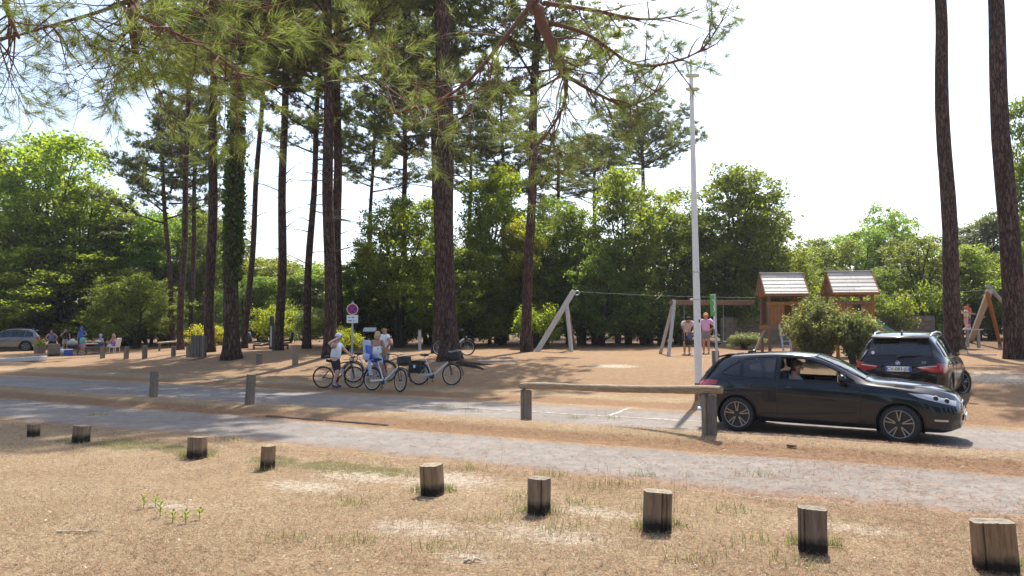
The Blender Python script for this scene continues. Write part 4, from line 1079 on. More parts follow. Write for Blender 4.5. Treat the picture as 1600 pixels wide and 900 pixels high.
def seat(parent, x, y, z, s_=1.0):
    st_ = empty('seat'); st_.parent = parent; st_.location = (x, y, z)
    MB().box((.05, 0, .0), (.52, .50, .16), None, .05).build('cushion', M['seat'], st_, True)
    MB().box((-.26, 0, .33), (.13, .48, .62), (0, -.22, 0), .05).build('backrest', M['seat'], st_, True)
    MB().box((-.38, 0, .76), (.09, .26, .19), (0, -.15, 0), .035).build('headrest', M['seat'], st_, True)

def build_car(T, name, label, loc, rz, paint, plate=None, steer=0.0, detail=True):
    root = thing(name, label, 'car', loc, rz); c = Car(T); L = T['L']
    # local origin: middle of the wheelbase, on the ground
    sh = empty('dummy'); bpy.data.objects.remove(sh)
    mid = sum(T['axles']) / 2; kids = []
    def P(mb, nm, mat, smooth=True, parent=root): o = mb.build(nm, mat, parent, smooth); return o
    body = c.build_body(paint, root)
    # wheels, arches, liners
    for ax, stv in zip(T['axles'], (0, steer)):
        for sgn in (-1, 1):
            wheel(root, (ax, sgn * (T['track'] / 2), T['wr']), sgn, T['wr'], T['rim'], steer=stv)
            lip = MB(); R = T['arch']; pts = []
            for a in np.linspace(-.32, PI + .32, 34):
                x, z = ax + R * math.cos(a), T['wr'] + R * math.sin(a)
                pts.append((x, sgn * (c.side_y(x, z) - .004), z))
            lip.tube(pts, .016, 6); P(lip, 'wheel_arch', T.get('arch_mat', paint))
            ln = MB(); V = []; F = []
            for i, a in enumerate(np.linspace(-.5, PI + .5, 22)):
                for yy in (.50, T['w2'][3][1] - .03): V.append((ax + (R + .005) * math.cos(a), sgn * yy, T['wr'] + (R + .005) * math.sin(a)))
                if i: F.append((2 * i - 2, 2 * i - 1, 2 * i + 1, 2 * i))
            V += [(ax, sgn * .50, T['wr'])]; F += [(2 * i, 2 * i + 2, len(V) - 1) for i in range(21)]
            P(ln.add(V, F), 'arch_liner', M['black_rubber'])
    P(MB().box((L / 2, 0, T['wr'] + .02), (L - .7, 1.0, .22)), 'floor_pan', M['black_plastic'], False)
    # glass
    for i, (b, t) in enumerate(T['wins']):
        for sgn in (-1, 1):
            if not (i == T.get('open_win') and sgn < 0):
                P(c.side_patch(MB(), b, t, sgn, .001), 'side_window', M['glass_dark'] if i != 0 else M['glass_clear'])
            fr = MB(); c.side_line(fr, b, sgn, .013); c.side_line(fr, t, sgn, .013); c.side_line(fr, [b[0], t[0]], sgn, .014); c.side_line(fr, [b[-1], t[-1]], sgn, .014)
            P(fr, 'window_frame', M['black_gloss'])
    for i, (x0, x1, f) in enumerate(T['screens']):
        o = P(c.top_patch(MB(), x0, x1, f, .002), 'windscreen' if i == 0 else 'rear_window', M['glass_clear'] if i == 0 else M['glass_dark'])
        fr = MB()
        for sg in (-1, 1): fr.tube([(x0 + (x1 - x0) * u, sg * f(u), c.top_z(x0 + (x1 - x0) * u, f(u)) + .002) for u in np.linspace(0, 1, 14)], .014, 6)
        for u in (0, 1): fr.tube([(x0 + (x1 - x0) * u, y, c.top_z(x0 + (x1 - x0) * u, y) + .002) for y in np.linspace(-f(u), f(u), 14)], .014, 6)
        fr.build('screen_seal', M['black_gloss'], o, True)
    # panel gaps
    for pts in T['gaps']:
        for sgn in (-1, 1): P(c.side_line(MB(), pts, sgn, .0045, .0), 'panel_gap', M['ink'])
    for pts in T.get('crease', []):
        for sgn in (-1, 1): P(c.side_line(MB(), pts, sgn, .009, -.002), 'crease', paint)
    for (x, z) in T['handles']:
        for sgn in (-1, 1):
            y = c.side_y(x, z); h = P(MB().box((x, sgn * (y + .018), z), (.19, .028, .026), None, .01), 'door_handle', paint)
            MB().box((x, sgn * (y + .006), z + .004), (.12, .014, .05), None, .005).build('handle_recess', M['ink'], h)
    for sgn in (-1, 1):
        x, z = T['mirror']; y = c.side_y(x, z)
        m = P(MB().box((x, sgn * (y + .135), z + .085), (.13, .20, .13), (0, 0, -sgn * .15), .045), 'wing_mirror', paint)
        MB().beam((x + .02, sgn * (y - .01), z + .01), (x, sgn * (y + .09), z + .05), .06, .04).build('mirror_arm', M['black_plastic'], m)
        MB().box((x - .068, sgn * (y + .135), z + .085), (.006, .165, .10), (0, 0, -sgn * .15)).build('mirror_glass', M['chrome'], m)
    # lights
    for b, t, mat, nm in T['lights']:
        for sgn in (-1, 1):
            o = P(c.side_patch(MB(), b, t, sgn, .006), nm, mat)
            if nm == 'headlight':
                for (lx, lz) in T['lenses']:
                    q = c.side_y(lx, lz); MB().ball((lx, sgn * (q - .004), lz), .042, 14, 8).build('lens', M['black_gloss'], o, True)
                    MB().torus((lx, sgn * (q + .008), lz), .042, .006, 'Y', 20, 6).build('light_ring', M['plate'], o, True)
    # nose
    xb = L + T['bulge'] - .012
    for sgn in (-1, 1):
        k = P(MB().box((xb - .03, sgn * .155, T['kid_z']), (.05, .26, T['kid_h']), (0, -.12, 0), .02), 'grille', M['black_gloss'])
        fr = MB(); pts = []
        for a in np.linspace(0, 2 * PI, 24, endpoint=False):
            q = 5; cx, sx = math.cos(a), math.sin(a); rr_ = 1 / ((abs(cx) ** q + abs(sx) ** q) ** (1 / q)); pts.append((xb - .005 - .12 * sx * rr_ * T['kid_h'] / 2, sgn * .155 + cx * rr_ * .135, T['kid_z'] + sx * rr_ * T['kid_h'] / 2))
        fr.tube(pts, .007, 6, closed=True).build('grille_surround', M['chrome'], k, True)
        for j in range(5): MB().box((xb - .002, sgn * .155 + (j - 2) * .042, T['kid_z']), (.008, .010, T['kid_h'] * .86)).build('grille_slat', M['dark_metal'], k)
    P(MB().box((xb - .035, 0, T['kid_z'] - .22), (.05, .72, .10), None, .02), 'air_intake', M['black_plastic'])
    # seats and dashboard
    fx = T['seat_x']
    for y in (-.36, .36): seat(root, fx, y, T['seat_z'])
    rb = empty('rear_bench'); rb.parent = root; rb.location = (fx - .85, 0, T['seat_z'])
    MB().box((.05, 0, 0), (.5, 1.2, .16), None, .05).build('cushion', M['seat'], rb, True); MB().box((-.24, 0, .30), (.13, 1.2, .56), (0, -.25, 0), .05).build('backrest', M['seat'], rb, True)
    for y in (-.36, .36): MB().box((-.36, y, .66), (.08, .24, .16), None, .03).build('headrest', M['seat'], rb, True)
    P(MB().box((T['dash_x'], 0, T['belt_min'] - .06), (.42, 1.3, .26), None, .06), 'dashboard', M['black_plastic'])
    sw = MB().torus((0, 0, 0), .18, .016, 'X', 28, 8); [sw.beam((0, 0, 0), (0, .17 * math.cos(a), .17 * math.sin(a)), .03, .02) for a in (0, PI, -PI / 2)]
    o = P(sw, 'steering_wheel', M['black_rubber']); o.location = (T['dash_x'] - .32, .36, T['belt_min'] - .02); o.rotation_euler = (0, -.4, 0)
    for ch in list(root.children): ch.location.x -= mid
    root['mid'] = mid
    return root, c, mid

HATCH = dict(L=4.32, axles=(.80, 3.47), wr=.318, rim=.235, arch=.365, track=1.56, bulge=.045, belt_min=.93, kid_z=.585, kid_h=.20, seat_x=1.86, seat_z=.48, dash_x=2.72,
    top=[(0, .92), (.05, .985), (.14, 1.09), (.28, 1.235), (.42, 1.335), (.58, 1.388), (.8, 1.42), (1.1, 1.446), (1.5, 1.46), (2.0, 1.435), (2.3, 1.35), (2.6, 1.21), (2.9, 1.065), (3.05, 1.02), (3.4, .995), (3.8, .95), (4.08, .885), (4.24, .81), (4.32, .71)],
    drop=[(0, .04), (.5, .055), (2.3, .055), (3.0, .045), (3.6, .05), (4.32, .05)],
    belt=[(0, .80), (.3, .93), (.6, .985), (1.2, .97), (2, .95), (3, .925), (3.5, .88), (4, .76), (4.24, .66), (4.32, .58)],
    w4=[(0, .56), (.3, .55), (.6, .555), (1, .565), (1.8, .575), (2.3, .60), (2.9, .69), (3.1, .72), (3.5, .70), (4.0, .60), (4.24, .48), (4.32, .40)],
    w3=[(0, .62), (.15, .73), (.4, .80), (.8, .845), (1.5, .84), (2.5, .835), (3.2, .835), (3.7, .815), (4.05, .73), (4.24, .62), (4.32, .52)],
    w2=[(0, .66), (.15, .79), (.35, .855), (.8, .895), (1.6, .88), (2.6, .88), (3.4, .895), (3.8, .865), (4.1, .78), (4.24, .68), (4.32, .57)],
    w1=[(0, .62), (.15, .74), (.35, .82), (.8, .86), (1.6, .855), (3.4, .865), (3.9, .83), (4.15, .71), (4.32, .47)],
    zb=[(0, .36), (.2, .28), (.5, .21), (3.6, .19), (4.05, .19), (4.32, .26)], zm=[(0, .60), (.6, .66), (3.4, .62), (4.0, .52), (4.32, .44)],
    wins=[([(1.56, .985), (2.2, .975), (2.80, .965)], [(1.54, 1.375), (1.95, 1.355), (2.25, 1.27), (2.55, 1.13), (2.80, .99)]),
          ([(.90, 1.005), (1.47, .99)], [(.88, 1.312), (1.15, 1.357), (1.47, 1.373)]),
          ([(.50, 1.05), (.68, 1.03), (.855, 1.015)], [(.52, 1.085), (.66, 1.195), (.835, 1.292)])], open_win=0,
    screens=[(2.12, 2.93, lambda u: .50 + .14 * u), (.10, .42, lambda u: .49 - .03 * u)],
    gaps=[[(1.51, .30), (1.52, .7), (1.50, 1.36)], [(2.86, .30), (2.90, .6), (2.86, .93)], [(.62, .92), (.80, .75), (1.12, .60), (1.22, .32)], [(.55, .955), (1.5, .955), (2.85, .93)], [(3.0, .93), (3.6, .86), (4.0, .75)]],
    crease=[[(.45, .80), (1.5, .775), (2.9, .75)], [(1.2, .36), (2.0, .40), (2.8, .46)]],
    handles=[(1.02, .86), (2.0 - .28, .835)], mirror=(2.62, .955),
    lights=[([(3.76, .765), (3.95, .715), (4.27, .635)], [(3.60, .835), (3.9, .815), (4.265, .715)], M['lamp_glass'], 'headlight'),
            ([(.02, .80), (.16, .79), (.42, .86)], [(.02, .90), (.2, .93), (.44, .925)], M['red_lamp'], 'tail_light'),
            ([(3.97, .395), (4.16, .385)], [(3.97, .425), (4.16, .42)], M['lamp_glass'], 'fog_light')], lenses=[(3.99, .755), (4.14, .715)])
head = -math.radians(33)
dr_ = 13.75; g0 = at(1151, 600, dr_); fwd = Vector((math.cos(head), math.sin(head), 0)); nrm = Vector((-math.sin(head), math.cos(head), 0))
ctr = g0 + fwd * 1.335 + nrm * .86; ctr.z = float(gz(ctr.x, ctr.y)) + .012
hatch, hc, hmid = build_car(HATCH, 'parked_hatchback', 'glossy black hatchback with open front window, side-on behind the log rail', ctr, head, M['paint_black'], steer=-.12)
MB().box((.86 - hmid, 0, 1.44), (.16, .05, .055), (0, -.2, 0), .015).build('antenna_fin', M['paint_black'], hatch, True)
MB().box((.45 - hmid, 0, 1.372), (.24, 1.02, .03), (0, -.25, 0), .01).build('roof_spoiler', M['paint_black'], hatch, True)
MB().box((-.05 - hmid, 0, .62), (.03, .52, .11), None, .008).build('number_plate', M['plate'], hatch)
MB().box((4.385 - hmid, 0, .42), (.02, .50, .11), None, .008).build('number_plate', M['plate'], hatch)
for sg in (-1, 1): MB().cyl((-.06 - hmid, sg * .5, .33), (.1 - hmid, sg * .5, .33), .045, 14).build('exhaust', M['chrome'], hatch)

SUV = dict(L=4.62, axles=(.93, 3.74), wr=.365, rim=.25, arch=.425, track=1.62, bulge=.05, belt_min=1.04, kid_z=.82, kid_h=.24, seat_x=2.15, seat_z=.66, dash_x=3.02,
    top=[(0, .97), (.03, 1.03), (.08, 1.12), (.30, 1.43), (.36, 1.53), (.46, 1.59), (.9, 1.645), (1.6, 1.665), (2.2, 1.635), (2.6, 1.53), (3.0, 1.34), (3.35, 1.17), (3.5, 1.125), (4.0, 1.07), (4.35, .98), (4.55, .84), (4.62, .72)],
    drop=[(0, .05), (.4, .07), (2.5, .07), (3.4, .05), (4.62, .06)],
    belt=[(0, .90), (.2, 1.0), (.5, 1.07), (1.2, 1.06), (2.5, 1.03), (3.4, 1.01), (4.2, .88), (4.5, .75), (4.62, .62)],
    w4=[(0, .70), (.1, .69), (.3, .62), (.5, .60), (1.5, .62), (2.4, .64), (3.2, .74), (3.5, .77), (4.1, .70), (4.5, .56), (4.62, .46)],
    w3=[(0, .76), (.1, .82), (.3, .865), (.9, .89), (2.5, .885), (3.5, .88), (4.1, .83), (4.45, .69), (4.62, .52)],
    w2=[(0, .80), (.12, .875), (.35, .92), (.93, .94), (2.4, .925), (3.7, .94), (4.2, .88), (4.5, .72), (4.62, .56)],
    w1=[(0, .76), (.15, .84), (.4, .89), (.93, .91), (3.7, .91), (4.3, .84), (4.62, .55)],
    zb=[(0, .42), (.2, .34), (.6, .27), (3.9, .26), (4.4, .27), (4.62, .36)], zm=[(0, .70), (.6, .76), (3.6, .74), (4.62, .56)],
    wins=[([(2.0, 1.085), (2.6, 1.075), (3.12, 1.065)], [(1.98, 1.55), (2.3, 1.525), (2.65, 1.41), (3.1, 1.10)]),
          ([(1.08, 1.10), (1.92, 1.088)], [(1.0, 1.53), (1.4, 1.565), (1.92, 1.555)]),
          ([(.48, 1.13), (1.0, 1.105)], [(.56, 1.42), (.92, 1.515)])], arch_mat=M['black_plastic'],
    screens=[(2.42, 3.30, lambda u: .56 + .15 * u), (.10, .31, lambda u: .66 - .07 * u)],
    gaps=[[(1.95, .40), (1.97, .8), (1.95, 1.56)], [(3.16, .40), (3.2, .7), (3.16, 1.04)], [(1.05, 1.08), (1.25, .85), (1.42, .6), (1.45, .42)], [(.5, 1.085), (1.9, 1.065), (3.1, 1.045)]],
    crease=[[(.4, .93), (1.8, .90), (3.2, .88)]], handles=[(1.22, .97), (2.14, .95)], mirror=(2.95, 1.07),
    lights=[([(4.0, .80), (4.3, .76), (4.54, .68)], [(3.95, .90), (4.3, .88), (4.54, .78)], M['lamp_glass'], 'headlight'),
            ([(.01, .80), (.12, .79), (.30, .86)], [(.01, .985), (.12, .99), (.36, .975)], M['red_lamp'], 'tail_light')], lenses=[(4.2, .83), (4.42, .79)])
def suv_rear(root, c, mid, paint, text):
    def P(mb, nm, mat, smooth=True, parent=root):
        o = mb.build(nm, mat, parent, smooth); 
        if parent is root: o.location.x -= mid
        return o
    xr = -.052
    for sg in (-1, 1):
        l_ = P(MB().prism([(sg * .36, .90), (sg * .70, .97), (sg * .80, .965), (sg * .795, .80), (sg * .66, .80), (sg * .50, .84)], .05, 'YZ', xr + .025), 'tail_light', M['red_lamp'])
        MB().prism([(sg * .42, .915), (sg * .74, .945), (sg * .74, .925), (sg * .44, .895)], .012, 'YZ', xr - .002).build('light_bar', M['lamp_glass'], l_)
        P(MB().box((xr + .015, sg * .66, .50), (.03, .20, .05), None, .008), 'reflector', M['red_lamp'])
        P(MB().tube([(.62, sg * .565, 1.575), (.8, sg * .585, 1.635), (1.4, sg * .60, 1.665), (2.0, sg * .61, 1.64), (2.25, sg * .615, 1.58)], [.014, .02, .02, .02, .014], 8), 'roof_rail', M['steel'])
        P(MB().cyl((-.04, sg * .52, .40), (.1, sg * .52, .40), .05, 14), 'exhaust', M['chrome'])
    P(MB().box((.33, 0, 1.555), (.22, 1.16, .035), (0, -.32, 0), .012), 'roof_spoiler', paint)
    P(MB().box((.26, 0, 1.522), (.03, .36, .02)), 'brake_light', M['red_lamp'], False)
    P(MB().box((xr + .02, 0, .47), (.06, 1.30, .16), None, .02), 'bumper_insert', M['black_plastic'])
    P(MB().box((xr + .025, 0, .865), (.03, .70, .17), None, .01), 'plate_recess', paint)
    pl = P(MB().box((xr + .002, 0, .855), (.012, .52, .112), None, .003), 'number_plate', M['plate'])
    if text:
        for sg in (-1, 1): MB().box((xr - .006, sg * .238, .855), (.004, .042, .108)).build('plate_band', M['plate_blue'], pl)
        text_mesh('plate_text', 'CV-083-JD', .098, M['ink'], pl, (xr - .0065, 0, .853), (PI / 2, 0, -PI / 2))
        text_mesh('badge_text', 'X3', .075, M['chrome'], root, (xr - .012 - mid, -.50, 1.005), (PI / 2, 0, -PI / 2), .004)
    em = P(MB().lathe([(.043, -.006), (.043, .006)], (xr + .004, 0, .985), 24, 'X'), 'emblem', M['black_gloss'])
    MB().torus((xr - .003, 0, .985), .041, .005, 'X', 24, 6).build('emblem_ring', M['chrome'], em, True)
    for q in range(4):
        pts = [(0, .985)] + [(.026 * math.cos(a), .985 + .026 * math.sin(a)) for a in np.linspace(q * PI / 2, (q + 1) * PI / 2, 6)]
        MB().prism(pts, .004, 'YZ', xr - .004).build('emblem_quarter', M['plate'] if q % 2 else M['plate_blue'], em)
    wp = MB(); wp.beam((.045, .02, 1.135), (.075, -.34, 1.155), .03, .02); wp.ball((.04, .0, 1.12), .035, 10, 7); P(wp, 'rear_wiper', M['black_plastic'])
    P(MB().box((.62, 0, 1.655), (.13, .035, .07), (0, -.25, 0), .012), 'antenna_fin', paint)
    P(MB().lathe([(.035, -.003), (.035, .003)], (.105, .52, 1.20), 16, 'X'), 'sticker', M['plate'], False)

def place_suv(px, Y, hdg):
    b = foot(px, Y); d = Vector((math.sin(hdg), math.cos(hdg), 0)); mid = sum(SUV['axles']) / 2
    p = b + d * mid; p.z = float(gz(p.x, p.y)) + .0; return p, PI / 2 - hdg
p, rz = place_suv(1402, 16.3, math.radians(36))
suv, sc_, smid = build_car(SUV, 'parked_suv', 'dark brown-black SUV parked tail towards the path behind the hatchback', p, rz, M['paint_brown_black'], steer=-.5)
suv_rear(suv, sc_, smid, M['paint_brown_black'], True)
p = ground_at(14, 549); silver, s3, m3 = build_car(SUV, 'parked_car', 'silver-grey SUV parked under the trees near the picnic table', (p.x - .6, p.y + .6, float(gz(p.x, p.y))), PI + .38, M['paint_silver'])
suv_rear(silver, s3, m3, M['paint_silver'], False)
# ================================================================== bicycles
M['tyre'] = simple('tyre', (.018, .018, .018), .85); M['bike_black'] = simple('bike_black', (.015, .015, .017), .3)
M['bag_black'] = simple('bag_black', (.016, .016, .018), .75, bump=.3); M['seat_blue'] = simple('seat_blue', (.035, .07, .36), .6)
M['seat_grey'] = simple('seat_shell', (.36, .42, .55), .5); M['reflector'] = simple('reflector', (.7, .7, .66), .4)
def bike_wheel(parent, x, R=.345, tw=.019, spokes=24, disc=True):
    w = empty('wheel'); w.parent = parent; w.location = (x, 0, R)
    MB().torus((0, 0, 0), R - tw, tw, 'Y', 48, 8).build('tyre', M['tyre'], w, True)
    MB().torus((0, 0, 0), R - 2 * tw - .008, .011, 'Y', 48, 6).build('rim', M['silver_frame'] if tw > .02 else M['bike_black'], w, True)
    mb = MB(); r0 = R - 2 * tw - .01
    for k in range(spokes):
        a = 2 * PI * k / spokes; b = a + (.28 if k % 2 else -.28); s_ = .028 if k % 4 < 2 else -.028
        mb.tube([(.022 * math.cos(b), s_, .022 * math.sin(b)), (r0 * math.cos(a), 0, r0 * math.sin(a))], .0016, 4)
    o = mb.build('spokes', M['steel'], w); o['kind'] = 'stuff'
    h = MB().cyl((0, -.05, 0), (0, .05, 0), .022, 12); h.build('hub', M['dark_metal'], w)
    if disc: MB().torus((0, .045, 0), .07, .006, 'Y', 24, 4).build('brake_disc', M['steel'], w)
    return w
def bicycle(label, loc, rz, style, lean=.06, steer=0.0, seat_child=False, basket=False, pannier=False, frame_mat=None, wb=1.08, group=None):
    root = thing('bicycle', label, 'bicycle', loc, rz, group); root.rotation_euler = (lean, 0, rz)
    R = .345; tw = .015 if style == 'road' else .025; fm = frame_mat or M['bike_black']
    bike_wheel(root, 0, R, tw)
    fr = empty('front_end'); fr.parent = root; fr.location = (wb, 0, 0); fr.rotation_euler = (0, 0, steer)
    fw = bike_wheel(root, wb, R, tw); fw.rotation_euler = (0, 0, steer)
    bb = Vector((.44, 0, .28)); st_ = Vector((.26, 0, .78)) if style == 'road' else Vector((.25, 0, .70)); hd = Vector((wb - .14, 0, .86)); hl = Vector((wb - .10, 0, .72))
    f = MB()
    if style == 'road':
        for a, b, r_ in ((bb, st_, .018), (st_ + Vector((0, 0, -.04)), hd + Vector((0, 0, -.02)), .018), (bb, hl, .024)): f.tube([a, b], r_, 8)
    else:
        f.tube([bb, st_], .02, 8)
        f.tube([bb + Vector((.02, 0, .02)), bb + Vector((.12, 0, .08)), hl + Vector((-.02, 0, -.0))], [.045, .045, .04], 10)
        f.box((.42, 0, .27), (.22, .09, .15), None, .03)
    for sg in (-1, 1):
        f.tube([bb + Vector((0, sg * .03, 0)), Vector((0, sg * .06, R))], .011, 6); f.tube([st_ + Vector((.02, 0, -.10)), Vector((0, sg * .06, R))], .008, 6)
    f.build('frame', fm, root, True)
    fk = MB(); fk.tube([hl + Vector((.01, 0, -.02)), hd], .02, 8)
    for sg in (-1, 1): fk.tube([hl + Vector((.02, sg * .05, -.02)), Vector((wb, sg * .055, R))], [.017, .012], 6)
    fk.build('fork', M['bike_black'] if style != 'road' else fm, root, True)
    sp = st_ + (st_ - bb).normalized() * (.20 if style == 'road' else .24)
    MB().tube([st_, sp], .014, 8).build('seat_post', M['steel'] if style != 'road' else M['bike_black'], root)
    MB().ball(sp + Vector((-.03, 0, .03)), .13, 12, 8, (1, .58, .28)).tube([sp + Vector((.02, 0, .03)), sp + Vector((.16, 0, .025))], [.05, .02], 8).build('saddle', M['bike_black'] if style == 'road' else M['bag_black'], root, True)
    hb = MB(); hx = hd + Vector((-.01, 0, .10 if style == 'road' else .22))
    hb.tube([hd, hx], .014, 8)
    if style == 'road':
        hb.tube([hx, hx + Vector((.09, 0, .01))], .014, 6); c = hx + Vector((.09, 0, .01)); hb.tube([c + Vector((0, -.20, 0)), c + Vector((0, .20, 0))], .013, 8)
        for sg in (-1, 1): hb.tube([c + Vector((0, sg * .20, 0)), c + Vector((.08, sg * .2, 0)), c + Vector((.10, sg * .21, -.05)), c + Vector((.07, sg * .21, -.12)), c + Vector((-.0, sg * .21, -.13))], .016, 8); hb.tube([c + Vector((.08, sg * .2, .0)), c + Vector((.12, sg * .2, .07))], .016, 6)
    else:
        hb.tube([hx + Vector((-.16, -.30, .02)), hx + Vector((-.03, -.24, .03)), hx + Vector((.03, 0, .0)), hx + Vector((-.03, .24, .03)), hx + Vector((-.16, .30, .02))], .013, 8)
        for sg in (-1, 1): hb.tube([hx + Vector((-.17, sg * .303, .02)), hx + Vector((-.07, sg * .262, .027))], .019, 8)
    hb.build('handlebar', M['bike_black'], root, True)
    cr = MB(); cr.lathe([(.085, -.004), (.085, .004)], (bb.x, -.06, bb.z), 24, 'Y'); cr.beam(bb + Vector((0, -.075, 0)), bb + Vector((.05, -.08, -.16)), .018, .014); cr.beam(bb + Vector((0, .075, 0)), bb + Vector((-.05, .08, .16)), .018, .014)
    co = cr.build('crank', M['dark_metal'], root)
    for sg in (-1, 1): MB().box(bb + Vector((.05 * -sg, sg * .13, .16 * sg)), (.09, .09, .022), None, .006).build('pedal', M['bike_black'], co)
    if style == 'city':
        MB().box((.22, -.06, .315), (.50, .02, .07), (0, -.10, 0), .008).build('chain_guard', M['silver_frame'], root)
        for x, a0, a1 in ((0, .1, PI + .3), (wb, -.1, PI * .75)):
            MB().torus((x, 0, R), R + .022, .017, 'Y', 26, 6, a0, a1).build('mudguard', M['bike_black'], root, True)
        rk = MB()
        for sg in (-1, 1): rk.tube([(0, sg * .06, R), (-.10, sg * .06, .76), (.24, sg * .05, .76)], .007, 6); rk.tube([(-.10, sg * .06, .76), (-.32, sg * .06, .76)], .007, 6)
        rk.tube([(-.32, -.06, .76), (-.32, .06, .76)], .007, 6); rk.build('rear_rack', M['bike_black'], root)
        MB().tube([(.30, .05, .26), (.22, .17, .0)], .010, 6).build('kickstand', M['dark_metal'], root)
        MB().box((wb - .02, 0, .80), (.06, .06, .05), None, .015).build('front_lamp', M['lamp_glass'], root)
    else:
        MB().lathe([(.036, 0), (.036, .16), (.02, .19)], (.62, 0, .42), 12).build('bottle', M['seat_grey'], root)
        MB().box((.16, 0, .86), (.16, .07, .08), (0, .3, 0), .02).build('saddle_bag', M['bag_black'], root, True)
    if basket:
        b = empty('basket'); b.parent = root; b.location = (wb + .06, 0, .90)
        MB().box((.04, 0, .02), (.30, .36, .26), (0, -.18, 0), .03).build('bag', M['bag_black'], b, True)
        MB().tube([(-.12, -.19, .15), (.18, -.19, .21), (.18, .19, .21), (-.12, .19, .15)], .010, 6, closed=True).build('rim_wire', M['silver_frame'], b, True)
    if pannier:
        for sg in (-1, 1):
            p_ = MB().box((-.08, sg * .17, .55), (.42, .16, .36), None, .05).build('pannier', M['bag_black'], root, True)
            MB().box((-.08, sg * .255, .58), (.07, .006, .09), None, .002).build('patch', M['reflector'], p_); MB().box((-.08, sg * .17, .735), (.44, .18, .03), None, .01).build('flap', M['bag_black'], p_)
    if seat_child:
        c = empty('child_seat'); c.parent = root; c.location = (-.12, 0, .80)
        MB().box((.05, 0, .10), (.34, .32, .10), None, .04).build('seat_pan', M['seat_blue'], c, True)
        MB().box((-.15, 0, .42), (.09, .36, .62), (0, -.14, 0), .04).build('backrest', M['seat_grey'], c, True)
        MB().box((-.095, 0, .36), (.05, .27, .42), (0, -.14, 0), .02).build('padding', M['seat_blue'], c, True)
        for sg in (-1, 1):
            MB().box((-.02, sg * .19, .22), (.26, .03, .20), (0, .2, 0), .012).build('side_wing', M['seat_grey'], c, True)
            MB().beam((.10, sg * .18, .10), (.20, sg * .19, -.34), .09, .05, (0, 1, 0)).build('leg_guard', M['seat_grey'], c)
            MB().box((.22, sg * .19, -.36), (.16, .09, .03), None, .01).build('foot_rest', M['bike_black'], c)
    return root
def ground_bike(px, Y): b = foot(px, Y); return b
b = ground_bike(506.5, 23.4); road_bike = bicycle('black road bicycle held by the drinking cyclist', b, -.06, 'road', lean=.03, wb=.99, steer=-.1)
RB = (Vector(b), -.06)
b = ground_bike(582, 22.6); bicycle('silver step-through bicycle with a blue child seat and black front bag', b, -math.radians(30), 'city', lean=-.07, seat_child=True, basket=True, frame_mat=M['silver_frame'], steer=-.35)
b = ground_bike(655, 23.6); bicycle('silver step-through bicycle with black panniers and front basket near the thick pine', b, -math.radians(12), 'city', lean=-.06, basket=True, pannier=True, frame_mat=M['silver_frame'], steer=-.2)
b = ground_bike(688, 31.3); bicycle('pale bicycle propped behind the thick pine trunk', b, -.05, 'city', lean=.12, frame_mat=M['white_paint'], wb=1.14)
b = ground_bike(553, 24.6); bicycle('bicycle mostly hidden behind the road bicycle front wheel and the child seat', b, .25, 'city', lean=-.06, frame_mat=M['silver_frame'], wb=1.08)

# ================================================================== people
def skin_mat(name, c): return simple(name, c, .55, var=.08, scale=14)
SK = {'tan': skin_mat('skin_tan', (.44, .23, .14)), 'fair': skin_mat('skin_fair', (.58, .34, .24)), 'red': skin_mat('skin_sunburnt', (.50, .23, .15))}
CL = {}
def cloth(col, name=None):
    k = tuple(col)
    if k not in CL: CL[k] = simple('cloth_%d' % len(CL), col, .9, var=.1, scale=25, bump=.25)
    return CL[k]
BASE = dict(pelvis=(0, 0, .95), spine=(-.01, 0, 1.10), chest=(0, 0, 1.30), nb=(-.01, 0, 1.45), neck=(0, 0, 1.51), head=(.025, 0, 1.61), crown=(.015, 0, 1.665),
    shL=(0, .17, 1.415), elL=(-.03, .23, 1.15), wrL=(.04, .25, .91), haL=(.06, .245, .83), hipL=(0, .085, .92), knL=(.02, .095, .50), anL=(-.02, .10, .085), toL=(.15, .115, .035))
for k in list(BASE):
    if k.endswith('L'): x, y, z = BASE[k]; BASE[k[:-1] + 'R'] = (x, -y, z)
RAD = dict(pelvis=.165, spine=.150, chest=.172, nb=.085, neck=.058, head=.098, crown=.078, sh=.078, el=.050, wr=.034, ha=.034, hip=.108, kn=.068, an=.046, to=.038)
def rad(k, fat=1.0):
    b = k[:-1] if k[-1] in 'LR' and k[:-1] in RAD else k; r_ = RAD[b]; return r_ * (fat if b in ('pelvis', 'spine', 'chest', 'hip') else 1)
EDGES = [('pelvis', 'spine'), ('spine', 'chest'), ('chest', 'nb'), ('nb', 'neck'), ('neck', 'head'), ('head', 'crown')] + \
    [e for s_ in 'LR' for e in [('chest', 'sh' + s_), ('sh' + s_, 'el' + s_), ('el' + s_, 'wr' + s_), ('wr' + s_, 'ha' + s_), ('pelvis', 'hip' + s_), ('hip' + s_, 'kn' + s_), ('kn' + s_, 'an' + s_), ('an' + s_, 'to' + s_)]]
def grow_skin(name, V, E, R, root_i, mat, parent, sub=2):
    me = bpy.data.meshes.new(name); me.from_pydata([tuple(v) for v in V], E, []); o = bpy.data.objects.new(name, me); COL.objects.link(o)
    m = o.modifiers.new('Skin', 'SKIN'); m.use_smooth_shade = True; m.branch_smoothing = .4
    for i, sv in enumerate(me.skin_vertices[0].data): sv.radius = (R[i], R[i]); sv.use_root = (i == root_i)
    s2 = o.modifiers.new('Sub', 'SUBSURF'); s2.levels = sub; s2.render_levels = sub
    dg = bpy.context.evaluated_depsgraph_get(); out = bpy.data.meshes.new_from_object(o.evaluated_get(dg)); bpy.data.objects.remove(o); bpy.data.meshes.remove(me)
    out.name = name; out.materials.clear(); out.polygons.foreach_set('use_smooth', [True] * len(out.polygons))
    return link_mesh(name, out, mat, parent)
